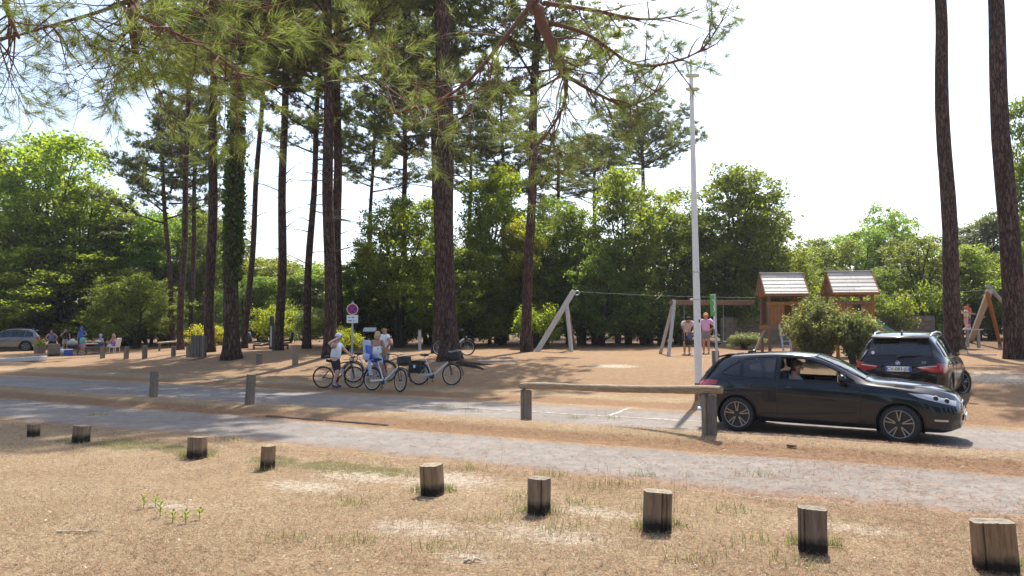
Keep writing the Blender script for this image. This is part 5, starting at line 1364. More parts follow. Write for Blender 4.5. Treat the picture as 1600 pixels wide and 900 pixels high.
def person(label, loc, rz, pose=None, h=1.72, skin='tan', top=None, sleeve=.55, bottom=None, legs=.8, hair=None, hair_len=0.0, hat=None, shoes=(.6, .6, .58), fat=1.0, group=None, strap=False):
    root = thing('person', label, 'person', loc, rz, group, h / 1.72); J = dict(BASE); J.update(pose or {}); J.pop('face', None); J = {k: Vector(v) for k, v in J.items()}
    V = []; E = []; R = []; I = {}
    def vert(k, p, r_): I[k] = len(V); V.append(Vector(p)); R.append(r_)
    for k in J: vert(k, J[k], rad(k, fat))
    for a, b in EDGES: E.append((I[a], I[b]))
    for s_, sg in (('L', 1), ('R', -1)):            # five fingers each side
        w, hnd = J['wr' + s_], J['ha' + s_]; d = (hnd - w).normalized(); side = d.cross(Vector((1, 0, 0)) if abs(d.x) < .8 else Vector((0, 0, 1))).normalized(); pal = d.cross(side).normalized()
        for q, (o_, ln) in enumerate([(-.030, .062), (-.010, .075), (.010, .072), (.028, .055)]):
            a = hnd + side * o_ + d * .025; m_ = a + d * ln * .55 + pal * .008; e = a + d * ln + pal * .026
            for nm, p_ in ((0, a), (1, m_), (2, e)): vert(f'f{s_}{q}{nm}', p_, .0095 - .001 * nm)
            E.append((I['ha' + s_], I[f'f{s_}{q}0'])); E.append((I[f'f{s_}{q}0'], I[f'f{s_}{q}1'])); E.append((I[f'f{s_}{q}1'], I[f'f{s_}{q}2']))
        a = hnd - d * .01 - side * .040; e = a + d * .035 - side * .022 + pal * .02
        vert(f't{s_}0', a, .011); vert(f't{s_}1', e, .009); E.append((I['ha' + s_], I[f't{s_}0'])); E.append((I[f't{s_}0'], I[f't{s_}1']))
    hd, nk, cr = J['head'], J['neck'], J['crown']; up = (cr - nk).normalized(); fw = Vector(pose.get('face', (1, 0, 0)) if pose else (1, 0, 0)); fw = (fw - up * fw.dot(up)).normalized(); sd = up.cross(fw)
    body = grow_skin('body', V, E, R, I['pelvis'], SK[skin], root)
    # face
    fc = MB(); c0 = hd + up * .0
    nose = MB().tube([c0 + fw * .082 + up * .022, c0 + fw * .108 - up * .012, c0 + fw * .09 - up * .022], [.009, .014, .011], 7); nose.build('nose', SK[skin], root, True)
    for sg in (-1, 1):
        MB().ball(c0 + fw * .084 + sd * sg * .031 + up * .018, .0125, 8, 6).build('eye', M['ink'], root, True)
        MB().ball(c0 + sd * sg * .088 + up * .002, .028, 8, 6, (.7, .4, 1)).build('ear', SK[skin], root, True)
    MB().box(c0 + fw * .088 - up * .045, (.012, .042, .008), None, .003).build('mouth', simple('lips', (.30, .09, .07)) if 'lips' not in bpy.data.materials else bpy.data.materials['lips'], root)
    def shell(name, keys, edges, extra, mat, k=1.0):
        V2 = []; R2 = []; I2 = {}
        for q in keys: I2[q] = len(V2); V2.append(keys[q][0]); R2.append(keys[q][1])
        grow_skin(name, V2, [(I2[a], I2[b]) for a, b in edges], R2, 0, mat, root)
    g = .028
    if top is not None:
        kk = {'chest': (J['chest'], rad('chest', fat) + g), 'spine': (J['spine'], rad('spine', fat) + g + .004), 'hem': (J['pelvis'] + (J['pelvis'] - J['spine']) * .35, rad('pelvis', fat) + g + .006)}; ee = [('chest', 'spine'), ('spine', 'hem')]
        if strap:
            for s_ in 'LR': kk['st' + s_] = (J['nb'].lerp(J['sh' + s_], .55) + Vector((0, 0, .045)), .026); ee.append(('chest', 'st' + s_))
        else:
            kk['nb'] = (J['nb'] - Vector((0, 0, .015)), .095); ee.append(('chest', 'nb'))
            for s_ in 'LR':
                kk['sh' + s_] = (J['sh' + s_], .102); kk['sl' + s_] = (J['sh' + s_].lerp(J['el' + s_], sleeve), .090 if sleeve < .8 else .076); ee += [('chest', 'sh' + s_), ('sh' + s_, 'sl' + s_)]
                if sleeve > .95: kk['wl' + s_] = (J['el' + s_].lerp(J['wr' + s_], .9), .045); ee.append(('sl' + s_, 'wl' + s_))
        shell('top', kk, ee, None, cloth(top))
    if bottom is not None:
        kk = {'pelvis': (J['pelvis'], rad('pelvis', fat) + g + .004), 'waist': (J['pelvis'].lerp(J['spine'], .75), rad('spine', fat) + g - .01)}; ee = [('pelvis', 'waist')]
        for s_ in 'LR':
            kk['hip' + s_] = (J['hip' + s_], rad('hip' + s_, fat) + g); kk['le' + s_] = (J['hip' + s_].lerp(J['kn' + s_], min(1, legs + .22)), .112 if legs < 1.1 else .088); ee += [('pelvis', 'hip' + s_), ('hip' + s_, 'le' + s_)]
            if legs > 1: kk['kn2' + s_] = (J['kn' + s_].lerp(J['an' + s_], min(.95, legs - 1)), .074); ee.append(('le' + s_, 'kn2' + s_))
        shell('shorts' if legs < 1.2 else 'trousers', kk, ee, None, cloth(bottom))
    if hair is not None:
        hm = cloth(hair); c = hd + up * .030 - fw * .016; mb = MB(); q = Quaternion(); rot = Matrix((fw, sd, up)).transposed()
        b_ = MB().ball((0, 0, -.012), .116, 16, 10, (1.0, .92, 1.08)); vv = []
        for p in b_.v:
            p = Vector(p); 
            if p.x > .035 and p.z < .045: p = Vector((.035, p.y * .9, p.z))       # open face
            vv.append(tuple(c + rot @ p))
        b_.v = vv
        if hair_len:
            b_.tube([c - fw * .05 - up * .02, c - fw * .085 - up * hair_len * .5, c - fw * .07 - up * hair_len], [.085, .085, .045], 10)
            for sg in (-1, 1): b_.tube([c + sd * sg * .07, c + sd * sg * .085 - up * hair_len * .5 - fw * .02, c + sd * sg * .07 - up * hair_len * .9 - fw * .03], [.04, .04, .02], 8)
        b_.build('hair', hm, root, True)
    if hat is not None:
        c = hd + up * .045; mb = MB(); rot = Matrix((fw, sd, up)).transposed().to_4x4(); rot.translation = c
        hm = MB(); hm.ball((-.005, 0, .0), .122, 16, 10, (1.05, .95, .85)); hm.v = [(p[0], p[1], max(p[2], -.01)) for p in hm.v]
        hm.xf(rot); hm.build('cap', cloth(hat), root, True)
        if hat != (.62, .62, .64): v = MB().box((.12, 0, .0), (.12, .15, .012), (0, .15, 0), .005); v.xf(rot); v.build('cap_peak', cloth(hat), root)
    for s_ in 'LR':
        if shoes is None: continue
        a, t_ = J['an' + s_], J['to' + s_]; MB().tube([a + (a - t_) * .30 + Vector((0, 0, -.035)), a + Vector((0, 0, -.03)), a.lerp(t_, .6) + Vector((0, 0, -.005)), t_ + (t_ - a) * .12], [.036, .048, .043, .03], 10).build('shoe', cloth(shoes), root, True)
    return root

# --- by the bicycles
bx = RB[0]; f = Vector((math.cos(RB[1]), math.sin(RB[1]), 0))
cyc = dict(pelvis=(0, 0, .90), spine=(.03, 0, 1.06), chest=(.08, 0, 1.26), nb=(.08, 0, 1.41), neck=(.09, 0, 1.47), head=(.115, .0, 1.57), crown=(.09, 0, 1.63), face=(.8, -.5, .25),
    shL=(.09, .17, 1.37), elL=(.26, .22, 1.15), wrL=(.45, .20, 1.0), haL=(.52, .18, .97), shR=(.06, -.17, 1.37), elR=(-.12, -.33, 1.38), wrR=(.09, -.20, 1.52), haR=(.15, -.15, 1.545),
    hipL=(0, .085, .87), knL=(.05, .16, .48), anL=(-.02, .20, .085), toL=(.13, .22, .035), hipR=(0, -.09, .87), knR=(.13, -.17, .52), anR=(.02, -.18, .12), toR=(.17, -.19, .05))
cp = bx + f * .36; cp.z = float(gz(cp.x, cp.y))
person('cyclist in white jersey and black shorts astride the road bicycle, drinking', cp, RB[1], cyc, 1.74, 'fair', (.74, .74, .76), .6, (.014, .014, .016), .75, None, hat=(.62, .62, .64), shoes=(.03, .05, .12))
bt = thing('water_bottle', 'grey drinking bottle raised to the cyclist\'s mouth', 'bottle', cp + Vector((.19, -.17, 1.59)) * 1.0, RB[1]); bt.rotation_euler = (.35, .95, RB[1])
MB().lathe([(.033, -.12), (.036, -.11), (.036, .03), (.026, .05), (.022, .06)], (0, 0, 0), 14).build('flask', M['seat_grey'], bt, True); MB().lathe([(.02, .06), (.018, .085), (.009, .09), (.008, .105)], (0, 0, 0), 12).build('cap', M['bag_black'], bt, True)
w_pos = foot(590, 24.7)
person('blonde woman in white strappy top and pale denim shorts, her back turned', w_pos, math.radians(80), dict(elL=(.05, .24, 1.17), wrL=(.2, .20, 1.05), haL=(.27, .17, 1.04), elR=(.02, -.24, 1.15), wrR=(.1, -.24, .93), haR=(.13, -.24, .86)), 1.66, 'tan', (.80, .80, .80), .5, (.42, .50, .58), .62, (.52, .34, .15), .17, strap=True)
m_pos = foot(601.5, 25.6)
person('bald man in white t-shirt and grey shorts with hand on hip, facing the blonde woman', m_pos, math.radians(215), dict(elL=(-.02, .36, 1.20), wrL=(.02, .20, 1.02), haL=(.03, .15, 1.0), elR=(.08, -.25, 1.16), wrR=(.25, -.2, 1.1), haR=(.32, -.18, 1.12)), 1.80, 'red', (.80, .80, .82), .6, (.25, .25, .26), .95, None, fat=1.12)
# --- at the swings
s_pos = foot(1073, 32.2)
person('dark-haired man in pale pink shirt bending over the toddler at the swing', s_pos, math.radians(-92), dict(spine=(.06, 0, 1.08), chest=(.18, 0, 1.23), nb=(.27, 0, 1.33), neck=(.32, 0, 1.36), head=(.40, 0, 1.40), crown=(.43, 0, 1.46), face=(.5, 0, -.8), shL=(.22, .18, 1.31), elL=(.34, .24, 1.08), wrL=(.48, .16, .95), haL=(.54, .13, .93), shR=(.22, -.18, 1.31), elR=(.34, -.24, 1.08), wrR=(.48, -.16, .95), haR=(.54, -.13, .93)), 1.80, 'tan', (.66, .52, .55), .75, (.05, .03, .045), 1.0, (.02, .014, .01))
t_pos = s_pos + Vector((0, -.52, 0)); t_pos.z = float(gz(t_pos.x, t_pos.y)) + .33
person('fair-haired toddler in striped dark top seated in the swing held by the man', t_pos, math.radians(-90), dict(pelvis=(0, 0, .50), spine=(0, 0, .70), chest=(0, 0, .92), nb=(0, 0, 1.08), neck=(0, 0, 1.13), head=(.02, 0, 1.28), crown=(.01, 0, 1.36), shL=(0, .14, 1.04), elL=(.06, .24, .86), wrL=(.12, .26, 1.02), haL=(.13, .26, 1.1), shR=(0, -.14, 1.04), elR=(.06, -.24, .86), wrR=(.12, -.26, 1.02), haR=(.13, -.26, 1.1), hipL=(.03, .09, .48), knL=(.34, .12, .46), anL=(.36, .12, .10), toL=(.52, .13, .06), hipR=(.03, -.09, .48), knR=(.34, -.12, .46), anR=(.36, -.12, .10), toR=(.52, -.13, .06)), .98, 'fair', (.13, .13, .26), .5, (.03, .03, .05), .8, (.42, .25, .10), shoes=(.05, .05, .05))
p_pos = foot(1103, 32.6)
person('red-blonde woman in pink shirt and grey shorts turned away by the swing, hand on hip', p_pos, math.radians(75), dict(elR=(-.06, -.36, 1.18), wrR=(.05, -.24, 1.02), haR=(.08, -.2, 1.0)), 1.76, 'red', (.72, .40, .58), .95, (.22, .22, .24), .55, (.48, .22, .08), .08)
# --- in the car: passenger seat
pp = dict(pelvis=(0, 0, .16), spine=(-.06, 0, .32), chest=(-.12, 0, .52), nb=(-.13, 0, .67), neck=(-.12, 0, .72), head=(-.07, 0, .82), crown=(-.08, 0, .88), face=(1, -.2, 0),
    shL=(-.12, .17, .63), elL=(.02, .22, .42), wrL=(.22, .12, .36), haL=(.28, .10, .35), shR=(-.12, -.17, .63), elR=(.02, -.27, .47), wrR=(.24, -.33, .51), haR=(.31, -.34, .52),
    hipL=(.03, .09, .15), knL=(.45, .11, .26), anL=(.72, .10, -.02), toL=(.88, .10, .02), hipR=(.03, -.09, .15), knR=(.45, -.11, .26), anR=(.72, -.10, -.02), toR=(.88, -.10, .02))
pm = Matrix.Rotation(head, 4, 'Z'); q = Vector(ctr) + pm @ Vector((HATCH['seat_x'] - hmid - .02, -.36, .37))
person('person seated inside the black hatchback with forearm on the open window sill', q, head, pp, 1.70, 'red', (.30, .42, .46), .6, (.05, .05, .07), 1.5, (.05, .035, .025))
# --- picnic party (all behind the posts, in the shade)
def at_picnic(px, Y, dz=0.0): p = foot(px, Y); p.z += dz; return p
person('sunburnt woman in blue-grey vest and black shorts standing beside the bin near the silver car', at_picnic(81, 49.5), math.radians(-70), dict(elL=(-.02, .34, 1.18), wrL=(.03, .2, 1.0), haL=(.04, .15, .98), elR=(-.02, -.34, 1.18), wrR=(.03, -.2, 1.0), haR=(.04, -.15, .98)), 1.68, 'red', (.10, .13, .26), .5, (.014, .014, .016), .6, (.10, .05, .03), .08, fat=1.2, strap=True)
person('woman in black top and pale shorts standing behind the grill, hand to mouth', at_picnic(103, 51), math.radians(-60), dict(elR=(.10, -.26, 1.16), wrR=(.16, -.1, 1.42), haR=(.15, -.06, 1.48)), 1.76, 'tan', (.012, .012, .014), .4, (.48, .36, .30), .5, (.10, .06, .03), .1)
person('person in bright blue t-shirt standing behind the picnic table', at_picnic(128, 53), math.radians(-80), dict(elL=(.02, .33, 1.2), wrL=(.2, .2, 1.1), haL=(.26, .16, 1.1)), 1.78, 'tan', (.025, .11, .50), .7, (.03, .04, .08), .9, (.05, .03, .02), hat=(.03, .12, .5), fat=1.15)
person('child in turquoise top and pale pink shorts standing between grill and picnic table', at_picnic(130, 49), math.radians(85), None, 1.32, 'fair', (.10, .46, .46), .6, (.62, .40, .44), .7, (.14, .09, .05), .12)
sit = dict(pelvis=(0, 0, .50), spine=(0, 0, .66), chest=(.03, 0, .86), nb=(.04, 0, 1.01), neck=(.05, 0, 1.07), head=(.08, 0, 1.17), crown=(.07, 0, 1.23), shL=(.04, .17, .97), elL=(.14, .22, .76), wrL=(.34, .16, .78), haL=(.41, .14, .79), shR=(.04, -.17, .97), elR=(.14, -.22, .76), wrR=(.34, -.16, .78), haR=(.41, -.14, .79),
    hipL=(.03, .09, .48), knL=(.42, .11, .50), anL=(.42, .11, .085), toL=(.58, .12, .035), hipR=(.03, -.09, .48), knR=(.42, -.11, .50), anR=(.42, -.11, .085), toR=(.58, -.12, .035))
person('person in light blue shirt with grey hair seated at the picnic table', at_picnic(159, 50.3), math.radians(165), sit, 1.74, 'tan', (.08, .28, .66), .7, (.10, .14, .26), 1.5, (.42, .42, .44), fat=1.1)
person('woman with long fair hair in purple top seated on the pale garden chair', at_picnic(179, 49.6), math.radians(172), sit, 1.72, 'red', (.22, .07, .46), .5, (.55, .53, .50), .9, (.40, .26, .15), .30, strap=True)
# ================================================================== playground
WOOD_RED = wood_mat('play_wood', (.20, .095, .045), (.42, .22, .11), (6, 6, .8), .3)
WOOD_GREY = wood_mat('grey_wood', (.34, .32, .30), (.62, .59, .55), (6, 6, .8), .3)
WOOD_ROOF = wood_mat('roof_boards', (.55, .48, .40), (.74, .67, .58), (1.2, 6, 6), .3); WOOD_ROOF.node_tree.nodes['Principled BSDF'].inputs['Roughness'].default_value = .36; WOOD_ROOF.node_tree.nodes['Principled BSDF'].inputs['Specular IOR Level'].default_value = .6
M['green_plastic'] = simple('green_plastic', (.10, .22, .13), .45); M['rope'] = simple('rope', (.45, .40, .34), .9)
M['cable'] = simple('cable', (.16, .17, .15), .6, .2)

def tower(label, px, Y, rz, ladder):
    b = foot(px, Y); root = thing('play_tower', label, 'play tower', b, rz); W = 1.30; H0 = 1.28; H1 = 2.55
    for x in (-W / 2, W / 2):
        for y in (-W / 2, W / 2): MB().box((x, y, H1 / 2 - .05), (.11, .11, H1 + .1), None, .008).build('post', WOOD_RED, root)
    for k in range(8): MB().box((-W / 2 + .09 + k * .16, 0, H0), (.15, W + .06, .04), None, .004).build('floor_board', WOOD_RED, root)
    for z in (H0 - .12, H0 + .82, H1 - .08):
        for y in (-W / 2 - .06, W / 2 + .06): MB().box((0, y, z), (W + .22, .045, .14), None, .006).build('beam', WOOD_RED, root)
        for x in (-W / 2 - .06, W / 2 + .06):
            if z > H0 + .9 or z < H0: MB().box((x, 0, z), (.045, W + .07, .14), None, .006).build('beam', WOOD_RED, root)
    # railing boards with a gap in the middle of the front
    for y, gap in ((-W / 2 - .03, True), (W / 2 + .03, False)):
        for k in range(9):
            x = -W / 2 + .11 + k * (W - .22) / 8
            if gap and k in (4, 5): continue
            MB().box((x, y, H0 + .37), (.125, .022, .80), None, .004).build('board', WOOD_RED, root)
    for k in range(8): MB().box((W / 2 + .03, -W / 2 + .13 + k * .15, H0 + .37), (.022, .13, .80), None, .004).build('board', WOOD_RED, root)
    # gable roof, ridge along x, course by course
    rise = .84; half = W / 2 + .20; run = math.hypot(half, rise); a = math.atan2(rise, half); Lr = W + .42; n = 11
    for sg in (-1, 1):
        for k in range(n):
            u = (k + .5) / n; y = sg * half * (1 - u); z = H1 - .06 + rise * u
            cuts = [-Lr / 2, -Lr / 2 + Lr * (.37 + .25 * ((k * 7) % 3) / 2), Lr / 2]
            for c0, c1 in zip(cuts[:-1], cuts[1:]):
                MB().box(((c0 + c1) / 2, y, z + .012 * (k % 2)), (c1 - c0 - .008, run / n + .02, .022), (sg * (a - .05) * -1 if sg > 0 else (a - .05), 0, 0), .003).build('roof_board', WOOD_ROOF, root)
        for x in (-Lr / 2 + .02, Lr / 2 - .02): MB().beam((x, sg * half * 1.02, H1 - .12), (x, 0, H1 + rise - .08), .035, .12).build('barge_board', WOOD_RED, root)
        MB().box((0, sg * (half + .01), H1 - .11), (Lr - .02, .03, .11), None, .004).build('eaves_board', WOOD_RED, root)
    MB().box((0, 0, H1 + rise - .03), (Lr + .02, .14, .03), None, .006).build('ridge_board', WOOD_ROOF, root)
    for sg in (-1, 1):          # gable infill
        MB().prism([(-half * .86, H1 - .02), (half * .86, H1 - .02), (0, H1 + rise * .86)], .02, 'YZ', sg * (Lr / 2 - .10)).build('gable_panel', WOOD_RED, root)
    if ladder:
        for x in (-.28, .02): MB().beam((x, -W / 2 - .75, -.05), (x, -W / 2 - .08, H0), .07, .045, (0, 1, 0)).build('ladder_rail', WOOD_GREY, root)
        for k in range(5): u = (k + .7) / 5.6; MB().beam((-.28, -W / 2 - .75 + .67 * u, H0 * u), (.02, -W / 2 - .75 + .67 * u, H0 * u), .05, .03).build('rung', WOOD_GREY, root)
        for k in range(7): MB().box((.42, -W / 2 - .05, .12 + k * .155), (.6, .03, .14), None, .004).build('climbing_board', WOOD_RED, root)
        MB().beam((-W / 2 - .55, 0, -.05), (-W / 2 - .06, 0, H0 * .8), .07, .07).build('brace', WOOD_GREY, root)
        MB().ball((-W / 2 + .18, -W / 2 + .02, H0 + 1.38), .06, 12, 8).build('bell', M['plate'], root, True)
    else:
        s = MB(); pts = [(W / 2 + .05, 0, H0 + .05), (W / 2 + .5, 0, H0 - .15), (W / 2 + 1.5, 0, .45), (W / 2 + 2.0, 0, .28), (W / 2 + 2.3, 0, .27)]; V = []; F = []
        for i, p in enumerate(pts):
            for y, dz in ((-.27, .16), (-.25, 0), (.25, 0), (.27, .16)): V.append((p[0], y, p[2] + dz))
            if i:
                for k in range(3): F.append((4 * i - 4 + k, 4 * i - 3 + k, 4 * i + 1 + k, 4 * i + k))
        so = s.add(V, F).build('slide', M['green_plastic'], root, True); so.modifiers.new('Solid', 'SOLIDIFY').thickness = .03
    return root
t1 = tower('wooden play tower with boarded roof, ladder and swing beam attached', 1222, 30.0, math.radians(-6), True)
t2 = tower('wooden play tower with boarded roof and green slide, standing farther from the swing', 1328, 29.0, math.radians(-8), False)

def swing():
    a = foot(1056, 31.5); e = Vector((foot(1180, 30.6).x, 30.6, 0)); root = thing('swing_frame', 'reddish swing beam on splayed grey legs, joined to the first play tower', 'swing', a)
    zb = at(1060, 473, 31.5).z - a.z; ze = at(1185, 473, 30.6).z - a.z; B = Vector((e.x - a.x, e.y - a.y, ze)); A = Vector((0, 0, zb))
    MB().beam(A + Vector((-.25, 0, 0)), B, .12, .20, bev=.01).build('beam', WOOD_RED, root)
    for dy, dx in ((-1.0, -.55), (1.0, -.5)):
        z0 = float(gz(a.x + dx, a.y + dy)) - a.z
        MB().tube([(dx, dy, z0 - .1), (-.05, .08 * dy, zb + .1)], .075, 12).build('leg', WOOD_GREY, root, True)
    d = (B - A).normalized()
    for k, (s0, kind) in enumerate(((.55, 'toddler'), (1.75, 'flat'))):
        c = A + d * s0; c.z = zb
        for q in (-.2, .2):
            lo = Vector((c.x + q, c.y - (.0 if kind == 'flat' else .0), .55 if kind == 'flat' else .62)); MB().tube([c + d * q + Vector((0, 0, -.1)), lo], .008, 5).build('chain', M['galvanised'], root)
        if kind == 'flat': MB().box((c.x, c.y, .53), (.48, .20, .045), None, .015).build('swing_seat', M['black_rubber'], root)
        else:
            sb = MB().torus((c.x, c.y, .62), .20, .03, 'Z', 20, 8); sb.lathe([(.10, .42), (.19, .46), (.20, .60)], (c.x, c.y, 0), 16); sb.build('bucket_seat', M['black_rubber'], root, True)
    return A + Vector(a), d, c
SW = swing()

def zip_line():
    a, b = foot(836, 35.6), at(897, 454, 35.6); root = thing('zip_line', 'slanting grey beam propped on two legs, carrying the zip-line cable and pulley', 'zip line', a)
    top = b - a; MB().beam((0, 0, -.15), top, .24, .24, bev=.02).build('beam', WOOD_GREY, root)
    k = top * .80; f1 = foot(893, 35.0) - a; f2 = foot(898, 37.4) - a
    MB().tube([f1 + Vector((0, 0, -.1)), k], .095, 12).build('leg', WOOD_GREY, root, True); MB().tube([f2 + Vector((0, 0, -.1)), k], .095, 12).build('leg', WOOD_RED, root, True)
    MB().torus(top + Vector((.14, -.1, -.12)), .10, .03, 'Y', 20, 8).build('pulley', M['galvanised'], root, True)
    e = at(1546, 453, 34.5) - a; s0 = top + Vector((.1, -.1, -.05)); pts = []
    for i in range(41): u = i / 40; p = s0.lerp(e, u); p.z -= .55 * 4 * u * (1 - u) * .6; pts.append(p)
    MB().tube(pts, .007, 5).build('cable', M['cable'], root)
    r2 = ground_at(1514, 535); root2 = thing('zip_line', 'grey and red A-frame with a launching platform at the end of the zip line', 'zip line', r2)
    T = at(1546, 455, 34.5) - r2; MB().beam((-.0, 0, -.15), T, .25, .20, bev=.02).build('beam', WOOD_GREY, root2)
    MB().tube([ground_at(1563, 537) - r2 + Vector((0, 0, -.1)), T + Vector((-.1, 0, -.1))], .085, 12).build('leg', WOOD_RED, root2, True)
    MB().tube([T + Vector((.02, .1, .25)), at(1572, 478, 36) - r2, at(1592, 540, 38) - r2], .085, 12).build('leg', WOOD_GREY, root2, True)
    pz = at(1505, 515, 34.0) - r2
    for q in range(5): MB().box((pz.x + .15, pz.y + q * .2 - .3, pz.z), (1.1, .18, .05), None, .006).build('platform_board', WOOD_GREY, root2)
    for dx in (-.3, .5):
        for dy in (-.3, .5): MB().box((pz.x + dx, pz.y + dy, pz.z / 2 - .05), (.10, .10, pz.z + .1)).build('post', WOOD_GREY, root2)
    MB().box((pz.x - .32, pz.y - .2, pz.z + .45), (.07, .07, .9)).build('handrail_post', WOOD_GREY, root2); MB().beam((pz.x - .32, pz.y - .2, pz.z + .88), (pz.x + .4, pz.y - .3, pz.z + .7), .07, .05).build('handrail', WOOD_GREY, root2)
    return r2 + pz
PLAT = zip_line()
person('small child in red hat, pale yellow top and pink leggings on the launching platform', PLAT + Vector((.12, -.05, .025)), math.radians(175), dict(elL=(.12, .2, 1.2), wrL=(.33, .14, 1.3), haL=(.4, .12, 1.34), elR=(.12, -.2, 1.2), wrR=(.33, -.14, 1.3), haR=(.4, -.12, 1.34)), 1.02, 'fair', (.62, .60, .36), .5, (.60, .30, .28), 1.6, (.16, .08, .04), hat=(.55, .06, .03))
person('child in orange-red top standing behind the smaller one on the launching platform', PLAT + Vector((.42, .25, .025)), math.radians(180), None, 1.14, 'tan', (.55, .09, .05), .8, (.10, .08, .12), 1.4, (.08, .04, .02))

# garden wall behind the playground, course by course
def garden_wall():
    WM = simple('wall_block', (.17, .125, .09), .95, var=.35, scale=3, bump=.5); a, b = foot(1125, 41.0), foot(1460, 42.0)
    root = thing('garden_wall', 'brown block garden wall behind the swings and play towers', 'wall', (a.x, a.y, a.z)); d = b - a; L = d.length; ang = math.atan2(d.y, d.x); root.rotation_euler.z = ang
    me = MB().box((0, 0, 0), (.486, .20, .236), None, .012).build('block', WM, root); data = me.data; bpy.data.objects.remove(me)
    for r_ in range(6):
        n = int(L / .5)
        for k in range(n):
            o = bpy.data.objects.new('block', data); COL.objects.link(o); o.parent = root; o.location = ((k + .5 + .5 * (r_ % 2)) * .5, rnd.uniform(-.008, .008), .06 + r_ * .25 + d.z * k / n)
    MB().box((L / 2, .0, .75 + d.z / 2), (L, .13, 1.5), (0, -math.atan2(d.z, L), 0)).build('mortar_core', EDGE, root)
garden_wall()

# ================================================================== lamp post, signs, exercise kit, picnic place
def lamp_post():
    b = foot(1091, 19.0); root = thing('lamp_post', 'tall white lamp post with twin pipe arms and two round projector heads', 'lamp post', b)
    top = at(1079, 84, 19.0) - b; base = Vector((0, 0, 0)); H = top.z
    def ctr_(z): u = z / H; return Vector((top.x * u, top.y * u, z))
    MB().tube([Vector((0, 0, -.3)), ctr_(1.0), ctr_(3.0), ctr_(H * .93)], [.098, .094, .085, .052], 20).build('pole', M['white_paint'], root, True)
    MB().tube([Vector((0, 0, -.1)), Vector((0, 0, .42))], [.118, .106], 20).build('sleeve', simple('rusty_sleeve', (.22, .12, .075), .8, var=.3), root, True)
    for z in (2.55, 1.55 * 2.1): MB().torus(ctr_(z), .092, .010, 'Z', 24, 6).build('band', M['galvanised'], root, True)
    MB().box(ctr_(2.55) + Vector((-.13, 0, 0)), (.10, .05, .04), None, .01).build('bracket', M['galvanised'], root)
    MB().box(ctr_(2.0) + Vector((.03, -.088, 0)), (.03, .012, .08)).build('hatch_slot', M['ink'], root)
    arm = MB(); arm.tube([ctr_(H * .88), ctr_(H * .93) + Vector((-.03, 0, 0)), ctr_(H * .97) + Vector((-.13, 0, .02))], .028, 8); arm.build('arm', M['white_paint'], root, True)
    MB().tube([ctr_(H * .93), ctr_(H * .98) + Vector((.0, 0, .04))], .028, 8).build('arm', M['white_paint'], root, True)
    for z, dx in ((.935, .03), (.895, .03)):
        c = ctr_(H * z) + Vector((dx, -.02, 0)); h = MB().tube([c + Vector((-.18, 0, 0)), c + Vector((-.12, 0, 0)), c + Vector((.08, 0, .0)), c + Vector((.16, 0, 0))], [.03, .06, .06, .04], 18).build('projector', simple('lamp_cream', (.60, .60, .45), .4) if 'lamp_cream' not in bpy.data.materials else bpy.data.materials['lamp_cream'], root, True)
        MB().tube([c + Vector((.16, 0, 0)), c + Vector((.172, 0, 0))], [.038, .038], 18).build('lens', M['lamp_glass'], h, True)
lamp_post()

def no_stopping_sign():
    b = foot(550.5, 25.6); root = thing('road_sign', 'round red and blue no-stopping sign above a white text plate on a grey pole', 'sign', b, math.radians(6))
    zc = at(550, 483, 25.6).z - b.z; R = 8.4 / FPX * 25.6
    MB().tube([(0, .03, -.2), (0, .03, zc + R + .08)], .032, 12).build('pole', M['galvanised'], root, True)
    disc = MB().lathe([(R, -.008), (R, .008)], (0, -.02, zc), 32, 'Y').build('disc', simple('sign_red', (.55, .03, .05), .4), root)
    blue = simple('sign_blue', (.02, .03, .28), .4); MB().lathe([(R * .70, -.003), (R * .70, .003)], (0, -.032, zc), 32, 'Y').build('blue_field', blue, disc)
    for a in (PI / 4, -PI / 4): MB().box((0, -.038 + .003 * (a > 0), zc), (R * 1.5, .003, R * .17), (0, a, 0)).build('red_bar', bpy.data.materials['sign_red'], disc)
    MB().torus((0, -.03, zc), R * 1.0, .010, 'Y', 32, 6).build('rim', M['plate'], disc, True)
    zp = at(550, 498.5, 25.6).z - b.z; w, h = 17.5 / FPX * 25.6, 12.5 / FPX * 25.6
    pl = MB().box((0, -.02, zp), (w, .012, h), None, .004).build('text_plate', M['plate'], root)
    # the two lines cannot be read in the photo: dark word-shaped strokes
    r = random.Random(4)
    for row, words in ((.055, (.07, .10)), (-.055, (.12, .045))):
        x = -.13
        for wd in words:
            n = int(wd / .022)
            for k in range(n): MB().box((x + k * .022 + .008, -.0275, zp + row + r.uniform(-.004, .004)), (.015, .003, .042)).build('stroke', M['ink'], pl)
            x += wd + .035
no_stopping_sign()

def green_sign():
    b = foot(1121, 20.8); root = thing('bus_stop_sign', 'narrow green sign blade edge-on atop a leaning grey pole', 'sign', b); GR = simple('sign_green', (.10, .33, .07), .5)
    T = at(1116, 459, 20.8) - b; MB().tube([(0, 0, -.2), (T.x * .5, 0, T.z * .5), T], .035, 10).build('pole', M['galvanised'], root, True)
    z1, z0 = T.z - .02, at(0, 494, 20.8).z - b.z; c = (z0 + z1) / 2
    bl = MB().box((T.x - .03, 0, c), (.17, .05, z1 - z0), (0, -.03, 0), .01).build('blade', GR, root)
    MB().tube([(T.x - .03 + dx, -.027, c + dz) for dx, dz in ((-.03, .16), (.02, .10), (.035, .02), (.0, -.04), (.03, -.12), (.0, -.18))], .012, 6).build('emblem', M['plate'], bl, True)
    MB().box((T.x + .015, 0, at(0, 504, 20.8).z - b.z), (.075, .05, .36), (0, -.03, 0), .008).build('timetable_case', M['plate'], root)
green_sign()

